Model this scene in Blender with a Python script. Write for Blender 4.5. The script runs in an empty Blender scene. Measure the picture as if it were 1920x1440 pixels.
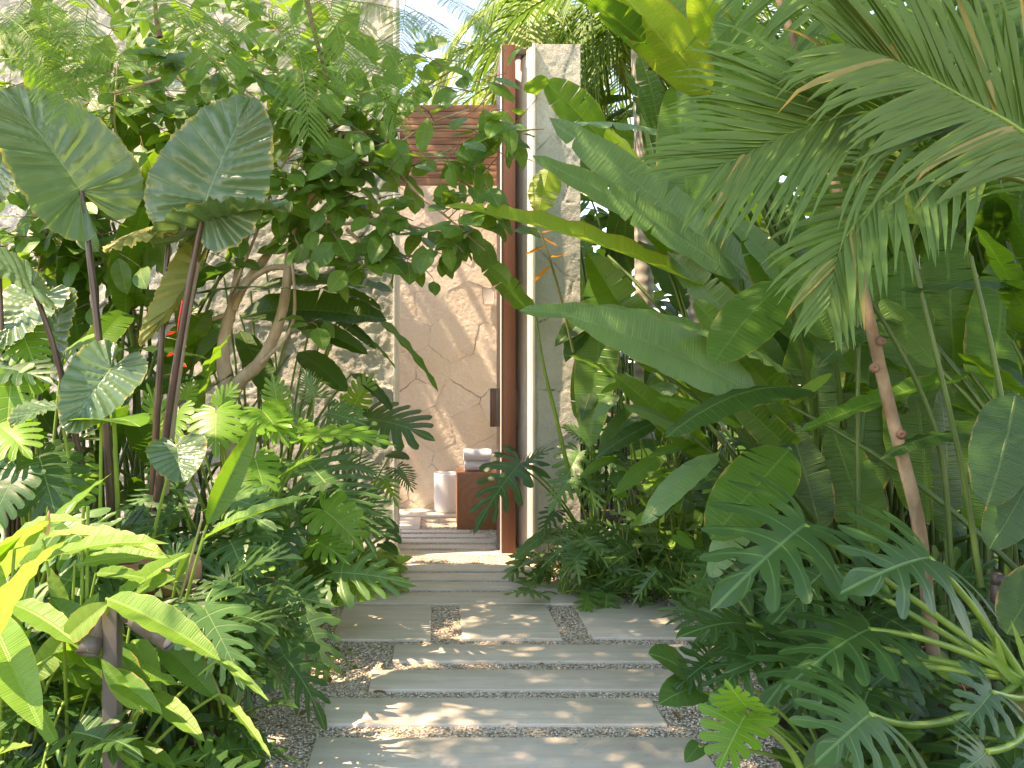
import bpy, bmesh, math, random
import numpy as np
from mathutils import Vector, Matrix
sc = bpy.context.scene
COL = sc.collection
RNG = np.random.default_rng(7)
random.seed(7)
R = math.radians
F = 1500.0; CX = 815.0; CY = 700.0; H = 1.3
def at(px, py, Y):
    """world point seen at photo pixel (px, py) at distance Y"""
    return np.array([(px - CX) * Y / F, Y, H - (py - CY) * Y / F])
def V3(a): return np.array(a, float)
def nrm(a):
    a = np.asarray(a, float); l = np.linalg.norm(a, axis=-1, keepdims=True)
    return a / np.maximum(l, 1e-9)

# ---------------------------------------------------------------- materials
class NT:
    def __init__(s, name):
        s.m = bpy.data.materials.new(name); s.m.use_nodes = True
        s.t = s.m.node_tree; s.t.nodes.clear()
        s.out = s.t.nodes.new('ShaderNodeOutputMaterial')
    def n(s, typ, **kw):
        nd = s.t.nodes.new(typ)
        for k, v in kw.items(): setattr(nd, k, v)
        return nd
    def l(s, a, b): s.t.links.new(a, b)
    def val(s, sock, v):
        if hasattr(v, 'is_output'): s.l(v, sock)
        else: sock.default_value = v
    def math(s, op, a, b=0.0, c=0.0, clamp=False):
        nd = s.n('ShaderNodeMath', operation=op, use_clamp=clamp)
        s.val(nd.inputs[0], a); s.val(nd.inputs[1], b); s.val(nd.inputs[2], c)
        return nd.outputs[0]
    def mix(s, f, a, b, blend='MIX'):
        nd = s.n('ShaderNodeMix', data_type='RGBA', blend_type=blend)
        s.val(nd.inputs[0], f)
        s.val(nd.inputs[6], a if hasattr(a, 'is_output') else (*a, 1) if len(a) == 3 else a)
        s.val(nd.inputs[7], b if hasattr(b, 'is_output') else (*b, 1) if len(b) == 3 else b)
        return nd.outputs[2]
    def ramp(s, f, lo, hi):
        nd = s.n('ShaderNodeMapRange'); nd.clamp = True
        s.val(nd.inputs[0], f); s.val(nd.inputs[1], lo); s.val(nd.inputs[2], hi)
        return nd.outputs[0]
    def noise(s, vec, scale, detail=3, rough=.55, dist=0.0):
        nd = s.n('ShaderNodeTexNoise')
        if vec is not None: s.l(vec, nd.inputs['Vector'])
        nd.inputs['Scale'].default_value = scale; nd.inputs['Detail'].default_value = detail
        nd.inputs['Roughness'].default_value = rough; nd.inputs['Distortion'].default_value = dist
        return nd.outputs['Fac']
    def vor(s, vec, scale, feature='F1', out='Distance', rand=1.0):
        nd = s.n('ShaderNodeTexVoronoi', feature=feature)
        if vec is not None: s.l(vec, nd.inputs['Vector'])
        nd.inputs['Scale'].default_value = scale; nd.inputs['Randomness'].default_value = rand
        return nd.outputs[out]
    def obj(s, scale=None):
        tc = s.n('ShaderNodeTexCoord').outputs['Object']
        if scale is None: return tc
        mp = s.n('ShaderNodeMapping'); s.l(tc, mp.inputs['Vector']); mp.inputs['Scale'].default_value = scale
        return mp.outputs[0]
    def bump(s, h, strength=.5, dist=.01):
        nd = s.n('ShaderNodeBump'); s.l(h, nd.inputs['Height'])
        nd.inputs['Strength'].default_value = strength; nd.inputs['Distance'].default_value = dist
        return nd.outputs[0]
    def pbr(s, base, rough=.6, spec=.5, normal=None, metal=0.0):
        p = s.n('ShaderNodeBsdfPrincipled')
        s.val(p.inputs['Base Color'], base if hasattr(base, 'is_output') else (*base, 1))
        s.val(p.inputs['Roughness'], rough); p.inputs['Specular IOR Level'].default_value = spec
        p.inputs['Metallic'].default_value = metal
        if normal is not None: s.l(normal, p.inputs['Normal'])
        return p.outputs[0]
    def done(s, sh): s.l(sh, s.out.inputs['Surface']); return s.m

def leaf_mat(name, c1, c2, tr, vein=None, rough=.38, vw=.05, mw=.012, stri=0.0, tmix=.4, edge=None, edge_w=.06,
             spots=None, spec=.5, veinamt=.8, bumpd=.004):
    """two-sided leaf: gloss on top, light coming through, veins from the leaf's own coordinates"""
    k = NT(name)
    a = k.n('ShaderNodeAttribute', attribute_name='lf'); sp = k.n('ShaderNodeSeparateXYZ'); k.l(a.outputs['Vector'], sp.inputs[0])
    ph, v, tau = sp.outputs
    rnd = k.n('ShaderNodeAttribute', attribute_name='rnd').outputs['Fac']
    if name == 'feather_leaf': rnd = k.math('ADD', k.math('MULTIPLY', rnd, .4), k.math('MULTIPLY', k.n('ShaderNodeObjectInfo').outputs['Random'], .6))
    fr = k.math('FRACT', k.math('ADD', ph, .5)); d = k.math('ABSOLUTE', k.math('SUBTRACT', fr, .5))
    vm = k.math('SUBTRACT', 1.0, k.ramp(d, 0.0, vw))
    vm = k.math('MULTIPLY', vm, k.math('SUBTRACT', 1.0, k.math('MULTIPLY', tau, .75)))
    mm = k.math('SUBTRACT', 1.0, k.ramp(k.math('ABSOLUTE', v), mw * .5, mw))
    vv = k.math('MAXIMUM', vm, mm)
    nz = k.noise(k.obj(), 9, 4, .6)
    base = k.mix(rnd, c1, c2)
    base = k.mix(k.ramp(nz, .35, .7), base, k.mix(.5, base, c1, 'MULTIPLY') if False else k.mix(.28, base, (c1[0]*.35, c1[1]*.45, c1[2]*.4)))
    if spots:
        s2 = k.noise(k.obj(), 16, 5, .65, .6)
        base = k.mix(k.ramp(s2, .56, .66), base, spots)
    if vein: base = k.mix(k.math('MULTIPLY', vv, veinamt), base, vein)
    if edge:
        e = k.math('ADD', tau, k.math('MULTIPLY', k.math('SUBTRACT', k.noise(k.obj(), 14, 4, .7), .5), .5))
        base = k.mix(k.ramp(e, 1.0 - edge_w, 1.02), base, edge)
    h = k.math('MULTIPLY', vv, -1.0)
    if stri:
        sn = k.math('SINE', k.math('MULTIPLY', ph, stri * 6.2832))
        h = k.math('ADD', h, k.math('MULTIPLY', sn, .13))
        base = k.mix(k.math('MULTIPLY', k.ramp(sn, -.4, 1.0), .10), base, tr)
    h = k.math('ADD', h, k.math('MULTIPLY', k.noise(k.obj(), 22, 3), .8))
    bm = k.bump(h, .45, bumpd)
    s1 = k.pbr(base, k.math('ADD', rough, k.math('MULTIPLY', nz, .18)), spec, bm)
    t = k.n('ShaderNodeBsdfTranslucent')
    tcol = k.mix(.6, base, tr)
    if stri: tcol = k.mix(k.math('MULTIPLY', k.ramp(sn, -.2, 1.0), .20), tcol, c1)
    k.l(tcol, t.inputs['Color']); k.l(bm, t.inputs['Normal'])
    mx = k.n('ShaderNodeMixShader'); mx.inputs[0].default_value = tmix
    k.l(s1, mx.inputs[1]); k.l(t.outputs[0], mx.inputs[2])
    return k.done(mx.outputs[0])

M = {}
M['elephant'] = leaf_mat('elephant_leaf', (.085,.170,.080), (.115,.215,.095), (.24,.44,.06), (.19,.32,.16), .23, .06, .010, 0, .25, (.42,.36,.08), .05, spec=.7, bumpd=.009)
M['elephant_back'] = leaf_mat('elephant_leaf_yellowing', (.16,.22,.05), (.24,.27,.07), (.42,.40,.06), (.10,.07,.03), .5, .05, .010, 0, .4, (.40,.30,.06), .08, spots=(.34,.27,.05))
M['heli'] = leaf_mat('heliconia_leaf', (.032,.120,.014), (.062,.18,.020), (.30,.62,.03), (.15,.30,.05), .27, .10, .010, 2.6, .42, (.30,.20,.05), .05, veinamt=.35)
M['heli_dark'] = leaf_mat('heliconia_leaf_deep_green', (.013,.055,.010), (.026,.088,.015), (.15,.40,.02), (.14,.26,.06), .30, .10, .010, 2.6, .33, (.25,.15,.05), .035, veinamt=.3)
M['heli_grey'] = leaf_mat('heliconia_leaf_waxy_sheen', (.085,.205,.065), (.12,.25,.08), (.30,.54,.06), (.16,.28,.12), .28, .10, .010, 2.6, .28, (.25,.20,.08), .03, spec=.8, veinamt=.3)  # greyed lighter green: sky sheen put into the colour, beside the real gloss
M['heli_yel'] = leaf_mat('heliconia_leaf_yellowing', (.13,.30,.03), (.24,.40,.04), (.52,.74,.05), (.42,.48,.10), .34, .12, .012, 2.6, .48, (.36,.17,.05), .09, spots=(.34,.36,.04), veinamt=.4)
M['ginger'] = leaf_mat('ginger_leaf', (.085,.23,.028), (.15,.32,.038), (.36,.64,.05), (.30,.46,.10), .34, .10, .012, 2.6, .42, (.34,.36,.06), .04, veinamt=.35)
M['ginger_pale'] = leaf_mat('ginger_leaf_pale', (.15,.31,.05), (.22,.38,.07), (.45,.68,.09), (.42,.56,.16), .38, .10, .012, 2.6, .45, (.42,.25,.08), .06, veinamt=.4)
M['monstera'] = leaf_mat('monstera_leaf', (.085,.25,.022), (.15,.36,.035), (.36,.66,.04), (.33,.50,.15), .30, .045, .012, 0, .40)
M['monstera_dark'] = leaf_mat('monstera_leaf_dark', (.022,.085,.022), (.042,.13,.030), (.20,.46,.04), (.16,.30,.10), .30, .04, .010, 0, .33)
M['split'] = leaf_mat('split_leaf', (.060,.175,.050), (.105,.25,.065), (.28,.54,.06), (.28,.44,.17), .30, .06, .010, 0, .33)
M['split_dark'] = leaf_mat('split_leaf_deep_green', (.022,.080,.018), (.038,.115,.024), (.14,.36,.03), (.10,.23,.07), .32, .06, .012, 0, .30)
M['xanadu'] = leaf_mat('xanadu_leaf', (.045,.145,.030), (.095,.24,.040), (.30,.54,.05), (.22,.38,.12), .27, .07, .016, 0, .35, spec=.6)
M['ovate'] = leaf_mat('ovate_leaf', (.050,.155,.026), (.11,.26,.040), (.36,.64,.04), (.22,.36,.10), .36, .05, .012, 0, .42)
M['feather'] = leaf_mat('feather_leaf', (.042,.160,.034), (.17,.34,.030), (.42,.70,.03), None, .45, .05, .0, 0, .45)
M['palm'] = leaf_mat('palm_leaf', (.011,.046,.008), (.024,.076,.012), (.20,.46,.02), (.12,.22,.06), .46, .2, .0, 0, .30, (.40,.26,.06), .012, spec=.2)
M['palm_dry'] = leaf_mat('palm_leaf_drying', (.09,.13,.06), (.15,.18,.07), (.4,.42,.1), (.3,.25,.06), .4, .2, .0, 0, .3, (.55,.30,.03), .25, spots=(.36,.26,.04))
M['palm_sun'] = leaf_mat('palm_leaf_sunlit_tone', (.16,.27,.08), (.28,.38,.11), (.55,.66,.14), None, .40, .2, .0, 0, .4)  # pale copy of the palm leaf with sunlight put into its colour
M['pothos'] = leaf_mat('pothos_leaf', (.13,.31,.035), (.24,.44,.055), (.42,.68,.07), (.38,.52,.16), .32, .04, .014, 0, .36, spots=(.40,.52,.16))
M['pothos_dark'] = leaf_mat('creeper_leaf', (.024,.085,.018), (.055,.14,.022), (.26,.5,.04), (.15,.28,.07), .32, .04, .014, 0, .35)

def simple(name, c1, c2=None, scale=8, rough=.6, spec=.4, bumpd=0.0, stretch=None, detail=4, lo=.35, hi=.65):
    k = NT(name); o = k.obj(stretch); f = k.noise(o, scale, detail, .6)
    base = k.mix(k.ramp(f, lo, hi), c1, c2 or c1)
    b = k.bump(k.noise(o, scale * 2.5, 4, .65), .6, bumpd) if bumpd else None
    return k.done(k.pbr(base, rough, spec, b))
M['petiole'] = simple('petiole_green', (.10,.20,.03), (.18,.30,.05), 5, .4)
M['petiole_deep'] = simple('petiole_deep_green', (.045,.095,.02), (.075,.14,.03), 5, .4)
M['petiole_dark'] = simple('petiole_dark', (.042,.026,.022), (.085,.050,.035), 6, .33, .6)
M['petiole_pale'] = simple('petiole_pale', (.28,.25,.18), (.20,.15,.10), 6, .5)
M['stem_olive'] = simple('stem_olive', (.14,.19,.05), (.22,.20,.08), 6, .5)
M['bark'] = simple('bark_tan', (.52,.41,.28), (.33,.245,.155), 14, .8, .2, .008, (1,1,.35))
M['bark_dark'] = simple('bark_reddish', (.12,.065,.045), (.20,.12,.08), 12, .8, .2, .006, (1,1,.4))
M['bark_smooth'] = simple('bark_smooth', (.34,.25,.155), (.17,.115,.065), 11, .75, .2, .007, (1,1,.55))
M['twig'] = simple('twig', (.25,.18,.11), (.16,.10,.06), 20, .7)
k = NT('palm_trunk'); o = k.obj()
w = k.n('ShaderNodeTexWave', wave_type='BANDS', bands_direction='Z'); k.l(o, w.inputs['Vector'])
w.inputs['Scale'].default_value = 3.2; w.inputs['Distortion'].default_value = 1.5; w.inputs['Detail'].default_value = 3
M['palm_trunk'] = k.done(k.pbr(k.mix(w.outputs['Fac'], k.mix(k.noise(o, 9), (.36,.33,.30), (.50,.47,.43)), (.27,.24,.21)), .8, .2, k.bump(w.outputs['Fac'], .4, .01)))
M['dead_leaf'] = leaf_mat('dead_leaf', (.20,.11,.05), (.34,.20,.09), (.35,.2,.08), (.16,.09,.05), .75, .06, .014, 0, .2)
M['spathe_red'] = leaf_mat('flower_red', (.62,.012,.020), (.75,.03,.02), (.9,.08,.02), None, .35, .05, .0, 0, .3, (.75,.55,.03), .12)
M['spathe_orange'] = leaf_mat('flower_orange', (.62,.22,.02), (.70,.33,.03), (.9,.4,.03), None, .4, .05, .0, 0, .35)
M['bud_pink'] = simple('bud_pink', (.55,.17,.09), (.70,.42,.24), 9, .45)
# hard surfaces
k = NT('travertine'); o = k.obj((1.1, 9, 9)); n1 = k.noise(o, 2.2, 6, .62, .5); n2 = k.noise(k.obj(), 3.5, 3)
rn = k.n('ShaderNodeObjectInfo').outputs['Random']
base = k.mix(k.ramp(n1, .36, .64), (.57,.485,.38), (.71,.625,.515)); base = k.mix(k.ramp(n2, .45, .75), base, k.mix(.35, base, (.36,.33,.24)))
pit = k.ramp(k.noise(k.obj((9, 34, 34)), 3.0, 4, .6), .655, .70)
base = k.mix(k.math('MULTIPLY', pit, .75), base, (.22,.18,.13))
base = k.mix(k.math('MULTIPLY', rn, .22), base, (.47,.42,.35))
M['travertine'] = k.done(k.pbr(base, .62, .3, k.bump(k.math('MULTIPLY', pit, -1.0), .5, .004)))
k = NT('travertine_upright'); o = k.obj((9, 9, .6)); n1 = k.noise(o, 2.4, 7, .68, .4)
base = k.mix(k.ramp(n1, .38, .62), (.64,.565,.48), (.80,.735,.655)); pit = k.ramp(k.noise(k.obj((40, 40, 4)), 2.0, 4, .6), .62, .68)
base = k.mix(k.math('MULTIPLY', pit, .6), base, (.28,.22,.17))
M['travertine_up'] = k.done(k.pbr(base, .7, .3, k.bump(n1, .5, .01)))
def stone_mat(name, ca, cb, stain, bs):
    k = NT(name); o = k.obj()
    st = k.n('ShaderNodeAttribute', attribute_name='stone').outputs['Fac']; jt = k.n('ShaderNodeAttribute', attribute_name='joint').outputs['Fac']
    base = k.mix(st, ca, cb)
    n1 = k.noise(o, 5, 6, .68, .6); base = k.mix(k.math('MULTIPLY', k.ramp(n1, .45, .72), .6), base, stain)
    n2 = k.noise(o, 60, 4, .7); base = k.mix(k.math('MULTIPLY', k.ramp(n2, .55, .7), .35), base, (.30,.25,.18))
    base = k.mix(k.math('MULTIPLY', jt, k.ramp(k.noise(o, 4, 3), .38, .6)), base, (.055,.04,.03))
    h = k.math('ADD', k.noise(o, 26, 8, .72), k.math('MULTIPLY', k.noise(o, 95, 4, .7), .4))
    return k.done(k.pbr(base, .9, .15, k.bump(h, bs, .03)))
M['stone_warm'] = stone_mat('stone_warm', (.70,.615,.505), (.77,.69,.585), (.68,.54,.39), .5)
M['stone_pale'] = stone_mat('stone_pale', (.60,.575,.50), (.70,.68,.61), (.47,.46,.36), .9)
M['plaster'] = simple('plaster_white', (.74,.73,.69), (.60,.60,.55), 7, .85, .2, .003)
M['trim'] = simple('trim_grey', (.50,.50,.46), (.42,.43,.38), 6, .6)
k = NT('gravel_bed'); o = k.obj(); d = k.vor(o, 75, 'F1', 'Distance'); c = k.vor(o, 75, 'F1', 'Color')
sepc = k.n('ShaderNodeSeparateColor'); k.l(c, sepc.inputs[0])
base = k.mix(sepc.outputs[0], (.60,.48,.35), (.84,.74,.60)); base = k.mix(k.math('MULTIPLY', sepc.outputs[1], .35), base, (.20,.15,.10))
base = k.mix(k.ramp(d, .45, .72), base, (.30,.23,.16))
M['gravel'] = k.done(k.pbr(base, .85, .2, k.bump(k.math('MULTIPLY', d, -1.0), 1.0, .012)))
k = NT('pebble'); rn = k.n('ShaderNodeAttribute', attribute_name='rnd').outputs['Fac']
base = k.mix(rn, (.64,.53,.40), (.88,.80,.68)); base = k.mix(k.ramp(k.math('FRACT', k.math('MULTIPLY', rn, 17.0)), .8, .95), base, (.36,.26,.18))
M['pebble'] = k.done(k.pbr(base, .8, .25))
M['soil'] = simple('soil', (.060,.045,.030), (.11,.08,.05), 18, .95, .1, .02)
def wood_mat(name, c1, c2, stretch, scale, rough=.45):
    k = NT(name); o = k.obj(stretch); n1 = k.noise(o, scale, 6, .65, .8)
    w = k.n('ShaderNodeTexWave', wave_type='BANDS'); k.l(o, w.inputs['Vector']); w.inputs['Scale'].default_value = scale * .55
    w.inputs['Distortion'].default_value = 7; w.inputs['Detail'].default_value = 3
    f = k.math('ADD', k.math('MULTIPLY', n1, .6), k.math('MULTIPLY', w.outputs['Fac'], .4))
    base = k.mix(k.ramp(f, .3, .7), c1, c2)
    return k.done(k.pbr(base, rough, .4, k.bump(f, .25, .004)))
M['wood_door'] = wood_mat('hardwood_upright', (.135,.047,.027), (.185,.068,.038), (22, 22, .5), 3.2, .42)
M['wood_handle'] = wood_mat('hardwood_dark', (.045,.020,.013), (.085,.040,.025), (10, 10, .5), 3, .4)
M['wood_slat'] = wood_mat('hardwood_plank', (.19,.085,.048), (.34,.17,.10), (.5, 6, 13), 2.0, .5)
k = NT('hardwood_rings'); tc = k.obj()
mp = k.n('ShaderNodeMapping'); k.l(tc, mp.inputs['Vector']); mp.inputs['Location'].default_value = (.02, 0, -.22); mp.inputs['Scale'].default_value = (1, .05, 1)
w = k.n('ShaderNodeTexWave', wave_type='RINGS', rings_direction='Y'); k.l(mp.outputs[0], w.inputs['Vector'])
w.inputs['Scale'].default_value = 5; w.inputs['Distortion'].default_value = 5.5; w.inputs['Detail'].default_value = 3; w.inputs['Detail Scale'].default_value = 1.4
M['wood_rings'] = k.done(k.pbr(k.mix(w.outputs['Fac'], k.mix(k.noise(tc, 4), (.25,.092,.042), (.38,.155,.075)), (.34,.14,.068)), .4, .4))
M['ceramic'] = simple('ceramic_white', (.74,.74,.75), (.70,.71,.73), 4, .28, .5)
M['towel'] = simple('towel_white', (.80,.79,.82), (.74,.73,.76), 60, .95, .1, .004)
M['bronze'] = simple('bronze_grey', (.065,.058,.052), (.10,.09,.08), 12, .42, .5)
M['bronze_dark'] = simple('bronze_dark', (.055,.040,.032), (.08,.06,.05), 12, .45, .5)
M['black'] = simple('black_metal', (.02,.02,.02), (.035,.033,.03), 10, .35)
k = NT('lamp_glass'); M['glass'] = k.done(k.pbr((.30,.32,.33), .15, .6))
M['terracotta'] = simple('terracotta', (.50,.21,.12), (.62,.34,.22), 6, .8, .2, .003)
M['sign'] = simple('sign_frosted', (.60,.64,.62), (.56,.60,.58), 5, .35)
M['letter'] = simple('sign_letter', (.05,.06,.06), None, 5, .5)
M['plate'] = simple('plate_beige', (.60,.55,.50), None, 5, .5)

# ---------------------------------------------------------------- mesh assembly
class MB:
    def __init__(s): s.v = []; s.f = []; s.lf = []; s.rn = []; s.mi = []; s.n = 0; s.mats = []
    def add(s, v, f, lf=None, rnd=0.5, mat=None):
        v = np.asarray(v, float).reshape(-1, 3); m = len(v)
        s.v.append(v); f = np.asarray(f, int); s.f.append(f + s.n)
        s.lf.append(np.zeros((m, 3)) if lf is None else np.asarray(lf, float))
        s.rn.append(np.full(m, rnd) if np.isscalar(rnd) else np.asarray(rnd, float))
        if mat not in s.mats: s.mats.append(mat)
        s.mi.append(np.full(len(f), s.mats.index(mat)))
        s.n += m
    def mesh(s, name, origin, smooth=True):
        me = bpy.data.meshes.new(name)
        v = np.concatenate(s.v) - np.asarray(origin, float)
        me.vertices.add(len(v)); me.vertices.foreach_set('co', v.astype(np.float32).ravel())
        loops = np.concatenate([f.ravel() for f in s.f]); sizes = np.concatenate([np.full(len(f), f.shape[1]) for f in s.f])
        me.loops.add(len(loops)); me.loops.foreach_set('vertex_index', loops.astype(np.int32))
        me.polygons.add(len(sizes)); st = np.concatenate([[0], np.cumsum(sizes)[:-1]])
        me.polygons.foreach_set('loop_start', st.astype(np.int32))
        me.polygons.foreach_set('use_smooth', np.full(len(sizes), smooth))
        for m in s.mats: me.materials.append(M[m])
        me.polygons.foreach_set('material_index', np.concatenate(s.mi).astype(np.int32))
        me.update(calc_edges=True); me.validate()
        a = me.attributes.new('lf', 'FLOAT_VECTOR', 'POINT'); a.data.foreach_set('vector', np.concatenate(s.lf).astype(np.float32).ravel())
        a = me.attributes.new('rnd', 'FLOAT', 'POINT'); a.data.foreach_set('value', np.concatenate(s.rn).astype(np.float32))
        return me
    def build(s, name, parent=None, origin=None, smooth=True):
        """links everything added so far as ONE mesh object"""
        po = V3(parent_origin(parent)) if parent is not None else np.zeros(3)
        org = V3(origin) if origin is not None else (po if parent is not None else V3([0, 0, 0]))
        o = bpy.data.objects.new(name, s.mesh(name, org, smooth)); COL.objects.link(o)
        if parent is not None: o.parent = parent
        o.location = org - po
        o['_org'] = [float(x) for x in org]
        return o
def parent_origin(p): return list(p['_org'])
def empty(name, loc):
    o = bpy.data.objects.new(name, None); COL.objects.link(o); o.location = [float(x) for x in loc]; o['_org'] = [float(x) for x in loc]
    o.empty_display_size = .1
    return o
def tag(o, label=None, cat=None, group=None, kind=None):
    if label: o['label'] = label
    if cat: o['category'] = cat
    if group: o['group'] = group
    if kind: o['kind'] = kind
    return o
def gridf(n, m, off=0):
    i = np.arange(n - 1)[:, None] * m + np.arange(m - 1)[None, :] + off
    return np.stack([i, i + 1, i + m + 1, i + m], -1).reshape(-1, 4)
def bez(P, t):
    P = [np.asarray(p, float) for p in P]; t = np.asarray(t)[:, None]
    if len(P) == 2: return P[0] * (1 - t) + P[1] * t
    if len(P) == 3: return P[0] * (1 - t) ** 2 + P[1] * 2 * t * (1 - t) + P[2] * t * t
    return P[0] * (1 - t) ** 3 + 3 * P[1] * t * (1 - t) ** 2 + 3 * P[2] * t * t * (1 - t) + P[3] * t ** 3
def catmull(P, per=6):
    P = np.asarray(P, float); P = np.vstack([2 * P[0] - P[1], P, 2 * P[-1] - P[-2]]); out = []
    for i in range(1, len(P) - 2):
        for t in np.linspace(0, 1, per, endpoint=False):
            a, b, c, d = P[i - 1], P[i], P[i + 1], P[i + 2]
            out.append(.5 * (2 * b + (c - a) * t + (2 * a - 5 * b + 4 * c - d) * t * t + (3 * b - a - 3 * c + d) * t ** 3))
    out.append(P[-2]); return np.array(out)
def add_tube(mb, P, r0, r1=None, sides=6, mat='petiole', cap=True, bumps=0.0, rnd=.5):
    P = np.asarray(P, float); n = len(P); r1 = r0 if r1 is None else r1
    rad = np.linspace(r0, r1, n) if np.isscalar(r0) else np.asarray(r0)
    if bumps: rad = rad * (1 + bumps * (RNG.random(n) - .5))
    T = nrm(np.gradient(P, axis=0)); ref = V3([.3, .9, .2]) if abs(T[0] @ V3([.3, .9, .2])) < .9 else V3([1, 0, 0])
    A = nrm(np.cross(T, ref)); B = np.cross(T, A)
    th = np.linspace(0, 2 * math.pi, sides, endpoint=False)
    v = P[:, None] + rad[:, None, None] * (A[:, None] * np.cos(th)[None, :, None] + B[:, None] * np.sin(th)[None, :, None])
    i = np.arange(n - 1)[:, None] * sides + np.arange(sides)[None]; j = np.arange(n - 1)[:, None] * sides + (np.arange(sides) + 1)[None] % sides
    f = np.stack([i, j, j + sides, i + sides], -1).reshape(-1, 4)
    mb.add(v.reshape(-1, 3), f, None, rnd, mat)
    if cap:
        for e, q in ((0, P[0]), (n - 1, P[-1])):
            ring = v[e]; c = np.vstack([ring, q]); ii = np.arange(sides)
            mb.add(c, np.stack([ii, (ii + 1) % sides, np.full(sides, sides)], -1), None, rnd, mat)
def add_box(mb, lo, hi, mat, bev=0.0, rot=0.0, piv=(0, 0), jit=0.0):
    b = bmesh.new(); bmesh.ops.create_cube(b, size=1)
    lo = V3(lo); hi = V3(hi)
    for v in b.verts: v.co = Vector((lo + hi) / 2 + V3(v.co) * (hi - lo))
    if bev: bmesh.ops.bevel(b, geom=b.edges[:], offset=bev, segments=2, affect='EDGES', profile=.6)
    if rot: bmesh.ops.rotate(b, verts=b.verts, cent=(*piv, 0), matrix=Matrix.Rotation(rot, 3, 'Z'))
    add_bm(mb, b, mat)
def add_bm(mb, b, mat):
    b.verts.index_update(); v = np.array([x.co[:] for x in b.verts])
    by = {}
    for f in b.faces: by.setdefault(len(f.verts), []).append([x.index for x in f.verts])
    first = True; base = mb.n
    for kk, fl in by.items():
        if first: mb.add(v, fl, None, .5, mat); first = False
        else: mb.f.append(np.array(fl) + base); mb.mi.append(np.full(len(fl), mb.mats.index(mat)))
    b.free()
def add_lathe(mb, c, prof, seg, mat, axis=(0, 0, 1)):
    """prof: (radius, height) pairs turned about axis at c"""
    ax = nrm(axis); ref = V3([0, 1, 0]) if abs(ax[1]) < .9 else V3([1, 0, 0]); A = nrm(np.cross(ref, ax)); B = np.cross(ax, A)
    th = np.linspace(0, 2 * math.pi, seg, endpoint=False); n = len(prof)
    v = np.array([V3(c) + ax * h + r * (A * math.cos(t) + B * math.sin(t)) for r, h in prof for t in th])
    i = np.arange(n - 1)[:, None] * seg + np.arange(seg)[None]; j = np.arange(n - 1)[:, None] * seg + (np.arange(seg) + 1)[None] % seg
    mb.add(v, np.stack([i, j, j + seg, i + seg], -1).reshape(-1, 4), None, .5, mat)

# ---------------------------------------------------------------- leaf shapes in leaf space
def interp(tab):
    xs, ys = zip(*tab)
    return lambda q: np.interp(q, xs, ys)
def veinleaf(Lf, phif, q0, smax, nblk, ts=.4, gend=.6, tipc=.0, tipp=2.0, nb=5, nt=7, curve=0.0, nveins=None, qmin=0.0, jitter=0.0, rng=RNG, teeth=0.0):
    """blade whose side veins leave the midrib at phi(q) and reach L(q); nblk lobes a side (1 = entire)"""
    U = []; W = []; T = []; PH = []; FF = []; n = 0
    nv = nveins or nblk
    for side in (1, -1):
        edges = qmin + (1 - qmin) * np.linspace(0, 1, nblk + 1)
        for kblk in range(nblk):
            qa, qb = edges[kblk], edges[kblk + 1]; mid = (qa + qb) / 2; half = (qb - qa) / 2
            b = np.linspace(-1, 1, nb)[:, None]; tau = np.linspace(0, 1, nt)[None, :]
            if nblk > 1:
                tsj = ts * (1 + jitter * (rng.random() - .5)); tt = np.clip((tau - tsj) / (1 - tsj), 0, 1)
                g = 1 - (1 - gend) * np.minimum(1, tt * 3) ** .8 * np.ones_like(b)
                lj = 1 + jitter * (rng.random() - .5)
                if teeth:
                    r1, r2 = rng.random(2)
                    g = g * (1 + teeth * np.where(b > 0, np.sin(6.283 * (1.7 * tau + r1)), np.sin(6.283 * (1.7 * tau + r2))) * np.clip(tt * 3, 0, 1) * (1 - tau ** 4))
            else: g = 1.0; lj = 1.0
            bb = b * g; last = (kblk == nblk - 1)
            if last and nblk > 1: bb = np.where(b > 0, b * (1 - (1 - g) * .0), bb)
            q = mid + half * bb
            s = np.clip((q - q0) / (1 - q0), 0, 1) * smax
            phi = phif(q) * (1 - curve * tau)
            L = Lf(q if nblk == 1 else (mid * .6 + q * .4)) * lj
            if nblk > 1:
                tip = 1 - tipc * np.abs(b) ** tipp
                if last: tip = 1 - .62 * ((1 - b) / 2) ** 1.2
                L = L * tip
            r = tau * L
            u = s + r * np.cos(phi); v = side * r * np.sin(phi)
            ph = (q - qmin) / (1 - qmin) * nv + (.5 if nblk > 1 else 0)
            U.append(u.ravel()); W.append(v.ravel()); T.append((tau * np.ones_like(q)).ravel()); PH.append((ph * np.ones_like(u)).ravel())
            f = gridf(nb, nt, n); FF.append(f if side > 0 else f[:, ::-1]); n += nb * nt
    return np.concatenate(U), np.concatenate(W), np.concatenate(T), np.concatenate(PH), np.concatenate(FF)
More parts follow.
